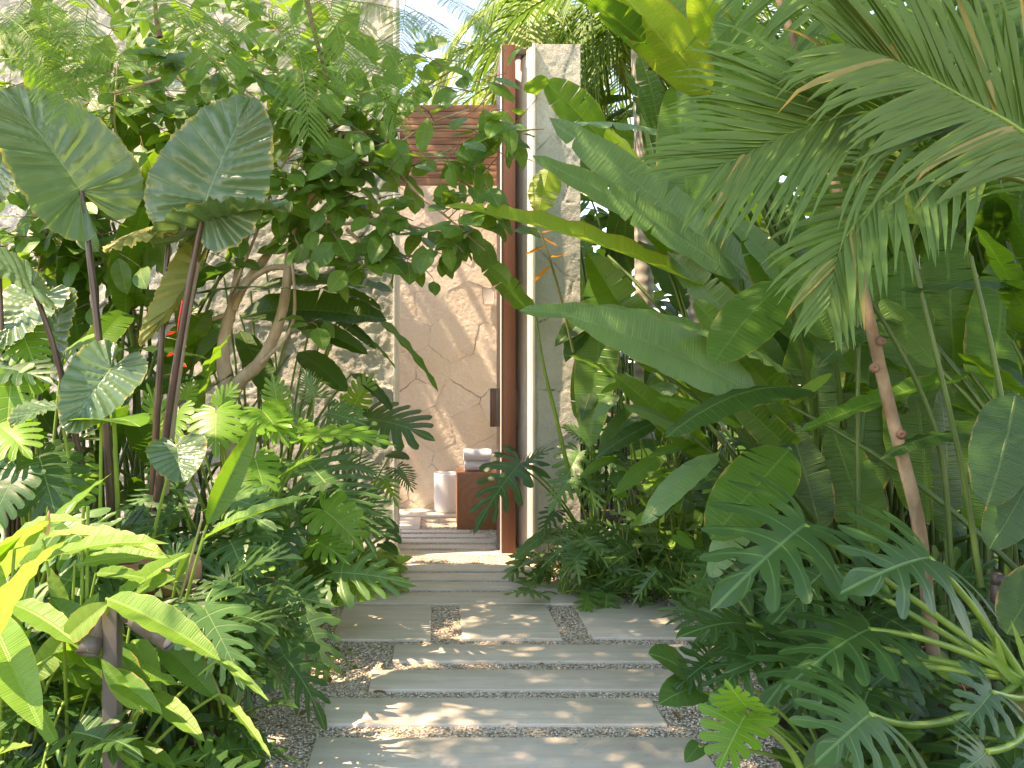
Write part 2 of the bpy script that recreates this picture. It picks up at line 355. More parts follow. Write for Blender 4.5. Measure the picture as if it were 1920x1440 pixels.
def ribbon(w, p=.45, q=.75, n=16, m=3, tears=0, slant=.25, nv=14, rng=RNG, gap=.012):
    """long blade; w = half width / length; tears = splits running in from the margin along the veins"""
    U = []; W = []; T = []; PH = []; FF = []; cnt = 0
    pk = p / (p + q); mx = pk ** p * (1 - pk) ** q
    for side in (1, -1):
        cuts = [0.0] + sorted(rng.uniform(.12, .9, tears).tolist()) + [1.0]
        for a, b in zip(cuts[:-1], cuts[1:]):
            if b - a < .015: continue
            nn = max(3, int(round((b - a) * n)) + 1)
            t = np.linspace(a, b, nn)[:, None]; j = np.linspace(0, 1, m + 1)[None, :]
            sq = np.ones_like(t) * 1.0
            g = np.zeros((nn, 1))
            if a > 0: g[0] = gap * (.4 + rng.random())
            if b < 1: g[-1] = -gap * (.4 + rng.random())
            wid = w * (np.clip(t, 0, 1) ** p) * (np.clip(1 - t, 0, 1) ** q) / mx
            v = side * wid * j; u = t + slant * np.abs(v) * (1 - t) + g * j ** 2
            U.append(u.ravel()); W.append(v.ravel()); T.append((j * sq).ravel()); PH.append((t * nv * np.ones_like(j)).ravel())
            f = gridf(nn, m + 1, cnt); FF.append(f[:, ::-1] if side > 0 else f); cnt += nn * (m + 1)
    return np.concatenate(U), np.concatenate(W), np.concatenate(T), np.concatenate(PH), np.concatenate(FF)
D = math.pi / 180
def shape(kind, rng=RNG, **o):
    if kind == 'elephant':
        L = interp([(0,.34),(.08,.44),(.2,.47),(.38,.49),(.55,.47),(.75,.40),(.9,.30),(1,.2)])
        ph = interp([(0,166*D),(.12,138*D),(.38,84*D),(.7,52*D),(.9,26*D),(1,0)])
        return veinleaf(L, ph, .34, .8, 1, nb=66, nt=26, nveins=11)
    if kind == 'heart':
        L = interp([(0,.16),(.08,.27),(.2,.33),(.38,.36),(.55,.36),(.75,.33),(.9,.27),(1,.22)])
        ph = interp([(0,160*D),(.15,130*D),(.38,82*D),(.7,48*D),(.9,22*D),(1,0)])
        return veinleaf(L, ph, .30, .78, 1, nb=o.get('nb', 15), nt=o.get('nt', 4), nveins=8)
    if kind == 'monstera':
        L = interp([(0,.30),(.1,.44),(.25,.50),(.4,.52),(.6,.50),(.8,.40),(1,.24)])
        ph = interp([(0,165*D),(.15,132*D),(.35,92*D),(.7,60*D),(.9,34*D),(1,0)])
        return veinleaf(L, ph, .26, .76, 8, ts=.42, gend=.78, tipc=.16, tipp=3, nb=5, nt=7, curve=.12, jitter=.16, rng=rng)
    if kind == 'split':
        L = interp([(0,.40),(.1,.52),(.25,.56),(.4,.52),(.6,.46),(.8,.36),(1,.26)])
        ph = interp([(0,162*D),(.2,122*D),(.4,86*D),(.7,58*D),(.9,34*D),(1,0)])
        return veinleaf(L, ph, .28, .76, 7, ts=.28, gend=.56, tipc=.30, tipp=2.2, nb=5, nt=11, curve=.22, jitter=.3, rng=rng, teeth=.24)
    if kind == 'split_big':
        L = interp([(0,.44),(.12,.56),(.28,.58),(.45,.52),(.65,.46),(.85,.36),(1,.28)])
        ph = interp([(0,160*D),(.2,124*D),(.4,86*D),(.7,56*D),(.9,32*D),(1,0)])
        return veinleaf(L, ph, .28, .74, 6, ts=.28, gend=.52, tipc=.26, tipp=2.6, nb=7, nt=14, curve=.22, jitter=.3, rng=rng, teeth=.30)
    if kind == 'split_fine':   # many narrow fingers
        L = interp([(0,.38),(.1,.50),(.25,.54),(.4,.50),(.6,.44),(.8,.34),(1,.24)])
        ph = interp([(0,158*D),(.2,118*D),(.4,84*D),(.7,62*D),(.9,38*D),(1,0)])
        return veinleaf(L, ph, .22, .78, 13, ts=.30, gend=.62, tipc=.30, tipp=2.0, nb=4, nt=10, curve=.2, jitter=.3, rng=rng, teeth=.22)
    if kind == 'xanadu':
        L = interp([(0,.26),(.1,.34),(.3,.36),(.5,.34),(.75,.28),(1,.2)])
        ph = interp([(0,140*D),(.2,106*D),(.5,78*D),(.8,50*D),(1,0)])
        return veinleaf(L, ph, .16, .80, 7, ts=.36, gend=.62, tipc=.35, tipp=2, nb=3, nt=5, curve=.2, jitter=.3, rng=rng)
    if kind == 'paddle':
        return ribbon(o.get('w', .15), .40, .55, o.get('n', 20), 4, o.get('tears', 0), .25, o.get('nv', 26), rng)
    if kind == 'lance':
        return ribbon(o.get('w', .10), .55, .85, o.get('n', 16), 3, o.get('tears', 0), .3, o.get('nv', 22), rng)
    if kind == 'ovate':
        return ribbon(o.get('w', .30), .48, .75, o.get('n', 8), 2, 0, .35, 6, rng)
def warp(sh, base, tip, N, bend=0.0, fold=0.0, curl=0.0, wave=0.0, wk=1.0, puck=0.0, twist=0.0, wscale=1.0, side=0.0, r0=0.0, edgew=0.0):
    """bend a leaf-space blade onto a curved midrib from base to tip, facing N"""
    u, v, tau, ph, f = sh
    base = V3(base); tip = V3(tip); ln = np.linalg.norm(tip - base); ax = (tip - base) / ln
    N = V3(N); N = nrm(N - ax * (N @ ax)); S = np.cross(ax, N)
    mid = (base + tip) / 2 + N * bend * ln + S * side * ln
    uc = np.clip(u, 0, 1)[:, None]
    C = (1 - uc) ** 2 * base + 2 * uc * (1 - uc) * mid + uc * uc * tip
    Dv = 2 * (1 - uc) * (mid - base) + 2 * uc * (tip - mid)
    C = C + np.minimum(u, 0)[:, None] * 2 * (mid - base) + np.maximum(u - 1, 0)[:, None] * 2 * (tip - mid)
    t = nrm(Dv); l = nrm(np.cross(t, np.broadcast_to(N, t.shape))); n = np.cross(l, t)
    if twist:
        a = (twist * u)[:, None]; l, n = l * np.cos(a) + n * np.sin(a), n * np.cos(a) - l * np.sin(a)
    vv = v * wscale; av = np.abs(vv)
    h = fold * av - curl * av ** 2 + wave * np.sin(ph * 6.283 * wk + r0 + np.sign(v) * 1.3) * tau ** 2
    if puck: h = h - puck * np.cos(ph * 6.283) * tau * (1.15 - tau) * 2 * (1 + .5 * np.sin(ph * 2.1 + r0)) + .38 * puck * np.sin(6.283 * (tau * (4.5 + 1.5 * np.sin(ph * 1.7 + r0)) + .9 * np.sin(ph * 4.1 + 2 * r0))) * (.5 - .5 * np.cos(ph * 6.283)) * (1 - tau)
    if edgew: h = h + edgew * np.sin(ph * 6.283 * 2.7 + r0 * 3) * tau ** 6
    P = C + ln * (l * (vv * (1 - .25 * abs(fold)))[:, None] + n * h[:, None])
    return P, f, np.stack([ph, v, tau], -1)
class Plant:
    def __init__(s, name, label, cat, loc, group=None, pet='petiole'):
        s.o = empty(name, loc); s.loc = V3(loc); s.pet = pet; tag(s.o, label, cat, group); s.tint = RNG.random()
    def leaf(s, kind, base, tip, N, mat, root=None, ctrl=None, pr=(.008, .005), pname='petiole', lname='leaf', sh=None, label=None, rnd=None, pmat=None, kw=None, **w):
        sh = shape(kind, **(kw or {})) if sh is None else sh
        P, f, lf = warp(sh, base, tip, N, r0=RNG.random() * 6.28, **w)
        mb = MB(); mb.add(P, f, lf, RNG.random() if rnd is None else rnd, mat)
        o = mb.build(lname, s.o, base)
        if label: o['label'] = label
        if root is not None:
            root = V3(root); base = V3(base)
            c = ctrl if ctrl is not None else [root[0] * .75 + base[0] * .25, root[1] * .75 + base[1] * .25, root[2] + (base[2] - root[2]) * .62]
            m2 = MB(); add_tube(m2, bez([root, c, base], np.linspace(0, 1, 12)), pr[0], pr[1], 6, pmat or s.pet)
            m2.build(pname, o, base)
        return o
    def stem(s, P, r0, r1, mat, name='stem', sides=7, bumps=0.0, smooth=True):
        mb = MB(); add_tube(mb, P, r0, r1, sides, mat, True, bumps); return mb.build(name, s.o)
# ================================================================ ground, gravel, pavers
GZ = -.014
mb = MB(); s_ = 60.0
mb.add([[-s_, -20, GZ - .03], [s_, -20, GZ - .03], [s_, 90, GZ - .03], [-s_, 90, GZ - .03]], [[0, 1, 2, 3]], None, .5, 'soil')
tag(mb.build('ground'), kind='structure')
mb = MB(); gx = [(-.98, .5), (-.95, 1.5), (-.80, 2.4), (-.72, 3.0), (-1.0, 4.0), (-.62, 4.8), (-.30, 5.4), (-.29, 7.75)]
gr_ = [(1.6, .5), (1.5, 1.5), (1.25, 2.4), (1.30, 3.2), (1.75, 4.0), (1.6, 4.7), (.70, 5.5), (.70, 7.75)]
v = []
for (a, ya), (b, yb) in zip(gx, gr_): v += [[a, ya, GZ], [b, yb, GZ]]
mb.add(v, [[2*i, 2*i+1, 2*i+3, 2*i+2] for i in range(len(gx) - 1)], None, .5, 'gravel')
tag(mb.build('gravel_path'), kind='structure')
# loose pebbles lying on the bed
n = 46000
yy = 1.9 + (RNG.random(n) ** 1.35) * 5.0
lx = np.interp(yy, [y for _, y in gx], [x for x, _ in gx]); rx = np.interp(yy, [y for _, y in gr_], [x for x, _ in gr_])
xx = lx + (rx - lx) * RNG.random(n)
r = RNG.uniform(.0028, .0066, n); sc3 = r[:, None] * RNG.uniform(.65, 1.25, (n, 3)) * [1, 1, .7]
oct_ = V3([[1,0,0],[0,1,0],[-1,0,0],[0,-1,0],[0,0,1],[0,0,-1]]); tri = np.array([[0,1,4],[1,2,4],[2,3,4],[3,0,4],[1,0,5],[2,1,5],[3,2,5],[0,3,5]])
ang = RNG.random(n) * 6.28; ca, sa = np.cos(ang), np.sin(ang)
pv = oct_[None] * sc3[:, None]; px_ = pv[..., 0] * ca[:, None] - pv[..., 1] * sa[:, None]; py_ = pv[..., 0] * sa[:, None] + pv[..., 1] * ca[:, None]
pv = np.stack([px_ + xx[:, None], py_ + yy[:, None], pv[..., 2] + GZ + .002 + r[:, None] * .3], -1)
mb = MB(); mb.add(pv.reshape(-1, 3), (tri[None] + 6 * np.arange(n)[:, None, None]).reshape(-1, 3), None, np.repeat(RNG.random(n), 6), 'pebble')
tag(mb.build('gravel', smooth=True), kind='stuff', label='pale beige pebbles lying loose between the pavers', cat='gravel')

def gy(py): return F * H / (py - CY)
def paver(xl, xr, pya, pyb, ref, label, thick=.05, vertical=False):
    """slab between photo rows pya (far) and pyb (near); xl, xr read at row ref"""
    Y1, Y0 = gy(pya), gy(pyb); Yr = gy(ref)
    X0, X1 = (xl - CX) * Yr / F, (xr - CX) * Yr / F
    c = V3([(X0 + X1) / 2, (Y0 + Y1) / 2, 0]); b = MB()
    add_box(b, [X0, Y0, -thick], [X1, Y1, 0.0], 'travertine', .004, RNG.uniform(-.003, .003), c[:2])
    o = b.build('paver', None, c); tag(o, label, 'paver', 'travertine pavers of the path')
    return o
paver(574, 1345, 1382, 1462, 1440, 'widest beige travertine paver nearest the viewer, cut by the bottom edge')
paver(597, 1252, 1308, 1357, 1357, 'long travertine paver with bright leaf-shaped sun patches, second from the bottom edge')
paver(690, 1322, 1255, 1292, 1297, 'long travertine paver whose right end runs under the shade leaves, third from bottom')
paver(735, 1330, 1208, 1239, 1240, 'long travertine paver directly in front of the row of squares')
paver(622, 808, 1134, 1198, 1198, 'left square of the three square travertine pavers')
paver(867, 1055, 1133, 1197, 1197, 'middle square of the three square travertine pavers')
paver(1112, 1306, 1131, 1195, 1195, 'right square of the three square travertine pavers, partly under split leaves')
paver(590, 1172, 1110, 1131, 1131, 'long narrow travertine paver directly behind the row of squares')
paver(735, 1072, 1091, 1105, 1105, 'thin paver ending at the pale ground creeper, second behind the squares')
paver(742, 1020, 1074, 1087, 1087, 'thin paver third behind the squares, one short of the gravel strip')
paver(725, 1006, 1057, 1070, 1070, 'thin paver at the gravel strip in front of the doorway')
paver(741, 1002, 1032, 1039, 1039, 'front paver of the doorway threshold under the door edge', .07)
paver(744, 930, 1021, 1028, 1028, 'second paver inside the doorway from the threshold')
paver(748, 930, 1010, 1017, 1017, 'third paver inside the doorway, last full width one')
paver(752, 912, 1001, 1007, 1007, 'fourth paver inside the doorway, ending short of the wooden block')
paver(752, 882, 993, 998, 998, 'fifth and shortest plank paver inside the doorway')
paver(745, 787, 969, 992, 992, 'small paver beside the sandy gravel square inside the doorway')
paver(742, 1010, 953.5, 968, 968, 'pale floor paver along the foot of the inner stone wall')

# ================================================================ walls of split stone
def stone_wall(name, label, x0, x1, z0, z1, yf, thick, mat, cell=.42, amp=.012, res=.016, seed=1, cap='plaster', smooth_y=0, tilt=.03, joint=.010):
    rg = np.random.default_rng(seed)
    nx = int((x1 - x0) / res) + 2; nz = int((z1 - z0) / res) + 2
    X, Z = np.meshgrid(np.linspace(x0, x1, nx), np.linspace(z0, z1, nz))
    ni, nj = int((x1 - x0) / cell) + 4, int((z1 - z0) / (cell * .8)) + 4
    sx = x0 - cell + (np.arange(ni)[:, None] + .5 * (np.arange(nj)[None] % 2) + rg.uniform(-.34, .34, (ni, nj))) * cell
    sz = z0 - cell + (np.arange(nj)[None] + rg.uniform(-.32, .32, (ni, nj))) * cell * .8
    sx = sx.ravel(); sz = sz.ravel(); ns = len(sx)
    wx = X + .004 * np.sin(Z * 47 + 2 * np.sin(X * 23)); wz = Z + .004 * np.sin(X * 43 + 1.7 * np.sin(Z * 29))
    d = np.empty((ns,) + X.shape, np.float32)
    for i in range(ns): d[i] = np.hypot(wx - sx[i], (wz - sz[i]))
    idx = np.argmin(d, 0); dm = np.sort(np.partition(d, 1, axis=0)[:2], 0); edge = (dm[1] - dm[0])
    off = rg.uniform(-.003, .004, ns)[idx]; tx = rg.normal(0, tilt, ns)[idx]; tz = rg.normal(0, tilt, ns)[idx]
    def vn(s, g):
        a = g.random((int((z1 - z0) * s) + 4, int((x1 - x0) * s) + 4)); fx = (X - x0) * s; fz = (Z - z0) * s
        ix, iz = fx.astype(int), fz.astype(int); ux, uz = fx - ix, fz - iz; ux = ux*ux*(3-2*ux); uz = uz*uz*(3-2*uz)
        return (a[iz, ix]*(1-ux)+a[iz, ix+1]*ux)*(1-uz)+(a[iz+1, ix]*(1-ux)+a[iz+1, ix+1]*ux)*uz - .5
    nz_ = vn(4, rg) * .8 + vn(9, rg) * .45 + vn(21, rg) * .40 + vn(44, rg) * .36 + vn(80, rg) * .26
    h = off + tx * (X - sx[idx]) + tz * (Z - sz[idx]) + amp * nz_
    jm = np.clip(1 - edge / joint, 0, 1); keep = np.clip(vn(3, rg) * 3 + .95, 0, 1)
    h = h - .006 * jm * keep
    Y = yf - h
    mb = MB(); mb.add(np.stack([X, Y, Z], -1).reshape(-1, 3), gridf(nz, nx), None, .5, mat)
    nfront = mb.n
    add_box(mb, [x0, yf + .035, z0], [x1, yf + thick, z1], cap)
    # side returns that close the gap between the rough face and the core
    for xe, col in ((x0, 0), (x1, nx - 1)):
        fr = np.stack([np.full(nz, xe), Y[:, col], Z[:, col]], -1); bk = fr.copy(); bk[:, 1] = yf + .04
        i = np.arange(nz - 1); mb.add(np.vstack([fr, bk]), np.stack([i, i + 1, i + 1 + nz, i + nz], -1), None, .5, cap)
    fr = np.stack([X[-1], Y[-1], np.full(nx, z1)], -1); bk = fr.copy(); bk[:, 1] = yf + .04; i = np.arange(nx - 1)
    mb.add(np.vstack([fr, bk]), np.stack([i, i + 1, i + 1 + nx, i + nx], -1), None, .5, mat)
    o = mb.build(name); me = o.data
    st = np.zeros(len(me.vertices), np.float32); st[:nfront] = rg.random(ns)[idx].ravel()
    jt = np.zeros(len(me.vertices), np.float32); jt[:nfront] = (np.clip(1.25 - edge / (joint * 1.3), 0, 1) * np.clip(keep + .15, 0, 1)).ravel()
    a = me.attributes.new('stone', 'FLOAT', 'POINT'); a.data.foreach_set('value', st)
    a = me.attributes.new('joint', 'FLOAT', 'POINT'); a.data.foreach_set('value', jt)
    tag(o, label, 'wall'); return o
YF = 5.72
LW = stone_wall('garden_wall', 'tall rough white stone wall behind the left planting, carrying the name plaque', -4.6, -.295, -.06, 4.9, YF, .55, 'stone_pale', .50, .016, .014, 3, tilt=.022, joint=.012)
b = MB(); add_box(b, [-.296, YF - .012, -.05], [-.272, YF + .50, 4.9], 'plaster', .003); b.build('corner_trim', LW)
BW = stone_wall('inner_wall', 'warm beige split stone wall seen through the doorway', -.75, .80, -.05, 3.55, 7.72, .3, 'stone_warm', .37, .0045, .0065, 8, tilt=.007, joint=.0055)
b = MB(); add_box(b, at(904, 570, 7.70), at(926, 540, 7.66)[[0, 1, 2]] + V3([0, -.0, 0]), 'plate', .004)
o = b.build('wall_plate', None, at(915, 555, 7.68)); tag(o, 'small plain beige wall plate on the inner stone wall beside the door', 'wall plate')
RP = stone_wall('stone_pier', 'pale stone pier at the right of the doorway with a travertine side', .715, 1.045, -.06, 3.66, YF + .02, .9, 'stone_pale', .50, .006, .011, 12, tilt=.006, joint=.006)
b = MB(); q_ = [(.688, YF + .012), (.714, YF + .012), (.714, YF + .33), (.606, YF + .33), (.606, YF + .27)]; n_ = len(q_)
v = [[x, y, -.05] for x, y in q_] + [[x, y, 3.64] for x, y in q_]; i = np.arange(n_); b.add(v, np.stack([i, (i + 1) % n_, (i + 1) % n_ + n_, i + n_], -1)[:, ::-1], None, .5, 'travertine_up')
b.add(v[n_:], [[0, 1, 2], [0, 2, 3], [0, 3, 4]], None, .5, 'travertine_up')
add_box(b, [.688, YF + .331, -.05], [.714, YF + 1.02, 3.64], 'travertine_up', .006)
for q in range(14):
    hz = -.05 + q * .264
    add_box(b, [.688 - RNG.uniform(.0, .03), YF + 1.021, hz], [.73, YF + 1.9, hz + .262], 'travertine_up', .004)
b.build('side_facing', RP)
b = MB(); add_box(b, [.697, YF - .022, -.05], [.718, YF + .009, 3.655], 'trim', .002); b.build('corner_trim', RP)
# plaque
p0, p1 = at(666, 655, YF - .05), at(702, 626, YF - .05)
b = MB(); add_box(b, [p0[0], YF - .062, p0[2]], [p1[0], YF - .046, p1[2]], 'sign', .002)
c = (p0 + p1) / 2; PL = b.build('name_plaque', None, c); tag(PL, 'small frosted name plaque reading ALHELÍ on the white stone wall', 'sign')
cu = bpy.data.curves.new('lettering', 'FONT'); cu.body = 'ALHEL\u00cd'; cu.size = .026; cu.extrude = .0015; cu.align_x = 'CENTER'; cu.align_y = 'CENTER'
tmp = bpy.data.objects.new('lettering', cu); COL.objects.link(tmp); bpy.context.view_layer.update()
me = bpy.data.meshes.new_from_object(tmp.evaluated_get(bpy.context.evaluated_depsgraph_get())); bpy.data.objects.remove(tmp)
me.materials.clear(); me.materials.append(M['letter'])
lt = bpy.data.objects.new('lettering', me); COL.objects.link(lt); lt.parent = PL; lt.rotation_euler = (R(90), 0, 0); lt.location = (0, -.0185 + .0045 - .002, -.004)
# slatted beam
b = MB(); z0, z1 = 2.93, 3.62; nS = 12
for i in range(nS):
    za = z0 + (z1 - z0) * i / nS; zb = z0 + (z1 - z0) * (i + 1) / nS - .004
    add_box(b, [-.36, 6.90 + RNG.uniform(-.004, .004), za], [.70 + RNG.uniform(-.02, .05), 6.96, zb], 'wood_slat', .003)
o = b.build('slatted_beam', None, [.2, 6.93, 3.3]); tag(o, 'reddish brown beam of horizontal wooden boards above the doorway', 'beam')
# ================================================================ door
DX0, DX1, DY0, DY1 = .470, .583, 5.77, 6.42
def dbox(mbx, lo, hi, mat, bev): add_box(mbx, lo, hi, mat, bev, -R(2.0), (DX0, DY0))
DO = empty('pivot_door', [.53, 6.0, 0]); tag(DO, 'tall reddish wooden pivot door standing open edge-on in the doorway', 'door')
b = MB(); dbox(b, [DX0 + .016, DY0, .004], [DX1, DY0 + .10, 3.672], 'wood_door', .004); b.build('front_stile', DO)
b = MB(); dbox(b, [DX0 + .004, DY0 + .1005, .004], [DX0 + .046, DY1, 3.66], 'wood_door', .003); b.build('door_leaf', DO)
b = MB(); dbox(b, [DX0 + .007, DY0 - .003, .004], [DX0 + .0155, DY0 + .10, 3.672], 'plate', .001); b.build('edge_strip', DO)
b = MB(); dbox(b, [DX0 + .02, DY0 + .02, -.06], [DX1 - .02, DY0 + .09, .0035], 'bronze', .002); b.build('pivot_shoe', DO)
za, zb = at(0, 800, 5.9)[2], at(0, 728, 5.9)[2]
hd = MB(); dbox(hd, [DX0 - .066, DY0 + .10, za], [DX0 - .025, DY0 + .15, zb], 'wood_handle', .004); dbox(hd, [DX0 - .028, DY0 + .105, za], [DX0 + .0035, DY0 + .165, zb], 'bronze_dark', .003)
hd.build('handle', DO)
hd = MB(); dbox(hd, [DX1 - .0035, DY0 + .04, za], [DX1 + .016, DY0 + .10, zb], 'wood_handle', .003); hd.build('handle', DO)
b = MB(); add_box(b, [DX1 + .004, 5.80, 3.612], [.7145, 5.90, 3.655], 'bronze_dark', .003)
tag(b.build('head_rail', None, [.65, 5.85, 3.63]), 'short brown head rail joining the door top to the stone pier', 'rail')
# block, pot, towels
x0, x1 = at(857, 990, gy(991))[0], at(934, 990, gy(991))[0]; y0 = gy(991)
b = MB(); add_box(b, [x0, y0, GZ], [x1 + .10, y0 + .40, .463], 'wood_rings', .006)
tag(b.build('wooden_block', None, [(x0 + x1) / 2 + .05, y0 + .2, 0]), 'square solid hardwood block stool with growth rings under the towels', 'stool')
def towel(cx, cy, z, ln, r, label):
    b = MB(); n = 64; th = np.linspace(0, 2 * math.pi * 3.1, n); rad = r * (1 - .75 * th[::-1] / th[-1]) ; th = th[::-1]
    rad = r * np.interp(np.linspace(0, 1, n), [0, .68, 1], [.25, .975, 1.0]); th = np.linspace(0, 2 * math.pi * 3.25, n) + R(200)
    prof = np.stack([rad * np.cos(th) * 1.12, rad * np.sin(th) * .86], -1)
    xs = np.linspace(-.5, .5, 9)
    v = []; 
    for i, xx_ in enumerate(xs):
        e = 1 - .06 * abs(xx_ * 2) ** 6
        for (yy_, zz_) in prof: v.append([cx + xx_ * ln, cy + yy_ * e, z + zz_ * e + r * .86])
    b.add(v, gridf(9, n), None, .5, 'towel')
    v2 = []
    for xx_ in (-.495, .495):
        ring = [[cx + xx_ * ln, cy + r * 1.0 * math.cos(t), z + r * .86 + r * .78 * math.sin(t)] for t in np.linspace(0, 6.283, 20, endpoint=False)]
        c = [cx + xx_ * ln, cy, z + r * .86]; i = np.arange(20); b.add(ring + [c], np.stack([i, (i + 1) % 20, np.full(20, 20)], -1), None, .5, 'towel')
    o = b.build('rolled_towel', None, [cx, cy, z]); tag(o, label, 'towel', 'white rolled towels'); return o
tx = (at(870, 0, 6.85)[0] + at(921, 0, 6.85)[0]) / 2
towel(tx, 6.86, .463, .225, .052, 'lower white rolled towel resting on the wooden block')
towel(tx - .003, 6.86, .463 + .0875, .232, .060, 'upper white rolled towel lying on the other towel')
pc = at(839, 962, gy(963)); 
b = MB(); pr = .126; cy_ = gy(963) + pr
add_lathe(b, [pc[0], cy_, .0], [(.0, .004), (pr * .94, .004), (pr * .97, .02), (pr * 1.0, .12), (pr * 1.0, .30), (pr * .995, .356), (pr * .96, .364), (pr * .88, .362), (pr * .86, .34), (pr * .86, .05), (0, .05)], 40, 'ceramic')
tag(b.build('ceramic_pot', None, [pc[0], cy_, 0]), 'plain white cylindrical ceramic pot beside the wooden block', 'pot')
# ================================================================ garden lamps and terracotta pot
def spotlight(name, head, aim, L, r, parent, mat='bronze'):
    a = nrm(aim); h = V3(head); b = MB()
    add_lathe(b, h, [(0, 0), (r * .9, 0), (r, .006), (r, L * .62), (r * .97, L * .625), (r * .97, L * .64), (r, L * .645), (r * 1.0, L), (r * .90, L), (r * .88, L * .93)], 22, mat, a)
    o = b.build(name, parent, h); g = MB(); add_lathe(g, h, [(r * .885, L * .925), (0, L * .925)], 22, 'glass', a); g.build('lens', o); return o
pp = at(211, 1132, 2.06); top = pp[2]
T = empty('garden_spotlight', [pp[0], 2.06, GZ]); tag(T, 'grey bronze twin spotlight on a square post among the ginger leaves', 'spotlight')
b = MB(); add_box(b, [pp[0] - .019, 2.04, GZ - .2], [pp[0] + .019, 2.08, top], 'bronze', .003); b.build('post', T)
b = MB(); q = at(243, 1144, 2.06); add_tube(b, [[pp[0] + .019, 2.06, q[2]], q], .010, .010, 10, 'bronze'); add_lathe(b, q + V3([0, .02, -.008]), [(0, 0), (.022, 0), (.022, .034), (0, .034)], 18, 'bronze', (0, -1, 0)); b.build('bracket', T)
h0 = at(254, 1158, 2.04); spotlight('lamp_head', h0, at(330, 1206, 1.99) - h0, .122, .029, T)
h0 = at(190, 1146, 2.08); spotlight('lamp_head', h0, at(172, 1200, 2.04) - h0, .11, .029, T)
def bollard(px, pyt, pyb, Y, r, label, mat='bronze_dark'):
    t = at(px, pyt, Y); m_ = at(px, pyb, Y); B = empty('spike_light', [t[0], Y, GZ]); tag(B, label, 'spotlight')
    spotlight('lamp_head', m_, t - m_, t[2] - m_[2], r, B, mat)
    b = MB(); add_tube(b, [[t[0], Y, GZ - .1], m_ + V3([0, 0, .004])], r * .45, r * .45, 10, 'black'); b.build('spike', B)
bollard(1871, 1076, 1130, 2.75, .022, 'dark bronze spike light standing in shade behind the large split leaves')
bollard(1197, 862, 912, 4.75, .030, 'black cylindrical spike light between the creepers below the large leaf', 'black')
def pot(px, pyrim, Y, r, h, label):
    c = at(px, pyrim, Y); zt = c[2]; b = MB()
    add_lathe(b, [c[0], Y, zt - h], [(0, 0), (r * .66, 0), (r * .74, h * .3), (r * .9, h * .72), (r * .93, h * .80), (r * 1.04, h * .815), (r * 1.05, h * .97), (r * 1.02, h), (r * .93, h), (r * .88, h * .9), (0, h * .88)], 34, 'terracotta')
    tag(b.build('terracotta_pot', None, [c[0], Y, zt - h]), label, 'pot')
pot(296, 1052, 2.95, .15, .40, 'round terracotta pot half hidden behind the ginger leaves')
# ================================================================ plant builders
def rv(a, b): return RNG.uniform(a, b)
def hl(pl, kind, b, t, N, mat, root=None, w=None, **k):
    """a leaf whose base and tip stand at given places; b, t = (px, py, Y)"""
    kw = dict(k.pop('kw', {})); 
    if w is not None: kw['w'] = w
    return pl.leaf(kind, at(*b), at(*t), N, mat, root=root, kw=kw, **k)
def paddle_clump(pl, n, hr, Lr, mats, spread=.35, rr=.15, w=(.13, .17), el=(15, 75), az=(0, 360), tears=(0, 3), kind='paddle', bend=(.08, .22), pr=(.016, .009), z0=GZ, fold=(-.1, .35), pn='petiole'):
    for i in range(n):
        a = R(rv(*az)); h = rv(*hr); L = rv(*Lr); rt = V3([pl.loc[0] + rv(-rr, rr), pl.loc[1] + rv(-rr, rr), z0])
        out = V3([math.cos(a), math.sin(a), 0]); base = rt + out * h * spread * rv(.4, 1.2) + V3([0, 0, h])
        e = R(rv(*el)); d = out * math.cos(e) + V3([0, 0, math.sin(e)]); tip = base + d * L
        N = V3([0, 0, math.cos(e)]) - out * math.sin(e) * .8 + V3([rv(-.45, .45), rv(-.55, .15), 0])
        wd = rv(*w)
        pl.leaf(kind, base, tip, N, mats[RNG.integers(len(mats))], root=rt, pmat='petiole_deep' if kind == 'paddle' else None, ctrl=[rt[0], rt[1], h * .75], pr=pr, kw=dict(w=wd, tears=int(RNG.integers(tears[0], tears[1] + 1))),
                bend=rv(*bend), fold=rv(*fold), wave=rv(.004, .02), twist=rv(-.5, .5), curl=rv(0, 1.0))
def fan_clump(pl, kind, n, hr, rr, Lr, mats, az=(0, 360), el=(-60, 5), z0=GZ, pr=(.009, .006), fold=(.0, .35), wave=(.005, .02), bend=(.05, .18), face=.45, jr=.05, puck=0.0, kw=None, wscale=(.9, 1.1), curl=(.0, .6)):
    """leaves on arching stalks round one crown"""
    for i in range(n):
        a = R(rv(*az)); out = V3([math.cos(a), math.sin(a), 0]); h = rv(*hr); r = rv(*rr); L = rv(*Lr)
        rt = pl.loc + V3([rv(-jr, jr), rv(-jr, jr), 0]); rt[2] = z0
        base = rt + out * r + V3([0, 0, h]); e = R(rv(*el)); d = nrm(out * math.cos(e) + V3([rv(-.4, .4), rv(-.4, .4), math.sin(e)])); tip = base + d * L
        N = nrm(V3([0, 0, math.cos(e)]) - out * math.sin(e) + V3([rv(-.3, .3), -face + rv(-.2, .2), .2]))
        pl.leaf(kind, base, tip, N, mats[RNG.integers(len(mats))], root=rt, ctrl=rt + out * r * .35 + V3([0, 0, h * rv(.8, 1.05)]), pr=pr, kw=kw,
                bend=rv(*bend), fold=rv(*fold), wave=rv(*wave), twist=rv(-.3, .3), curl=rv(*curl), puck=puck, wscale=rv(*wscale))
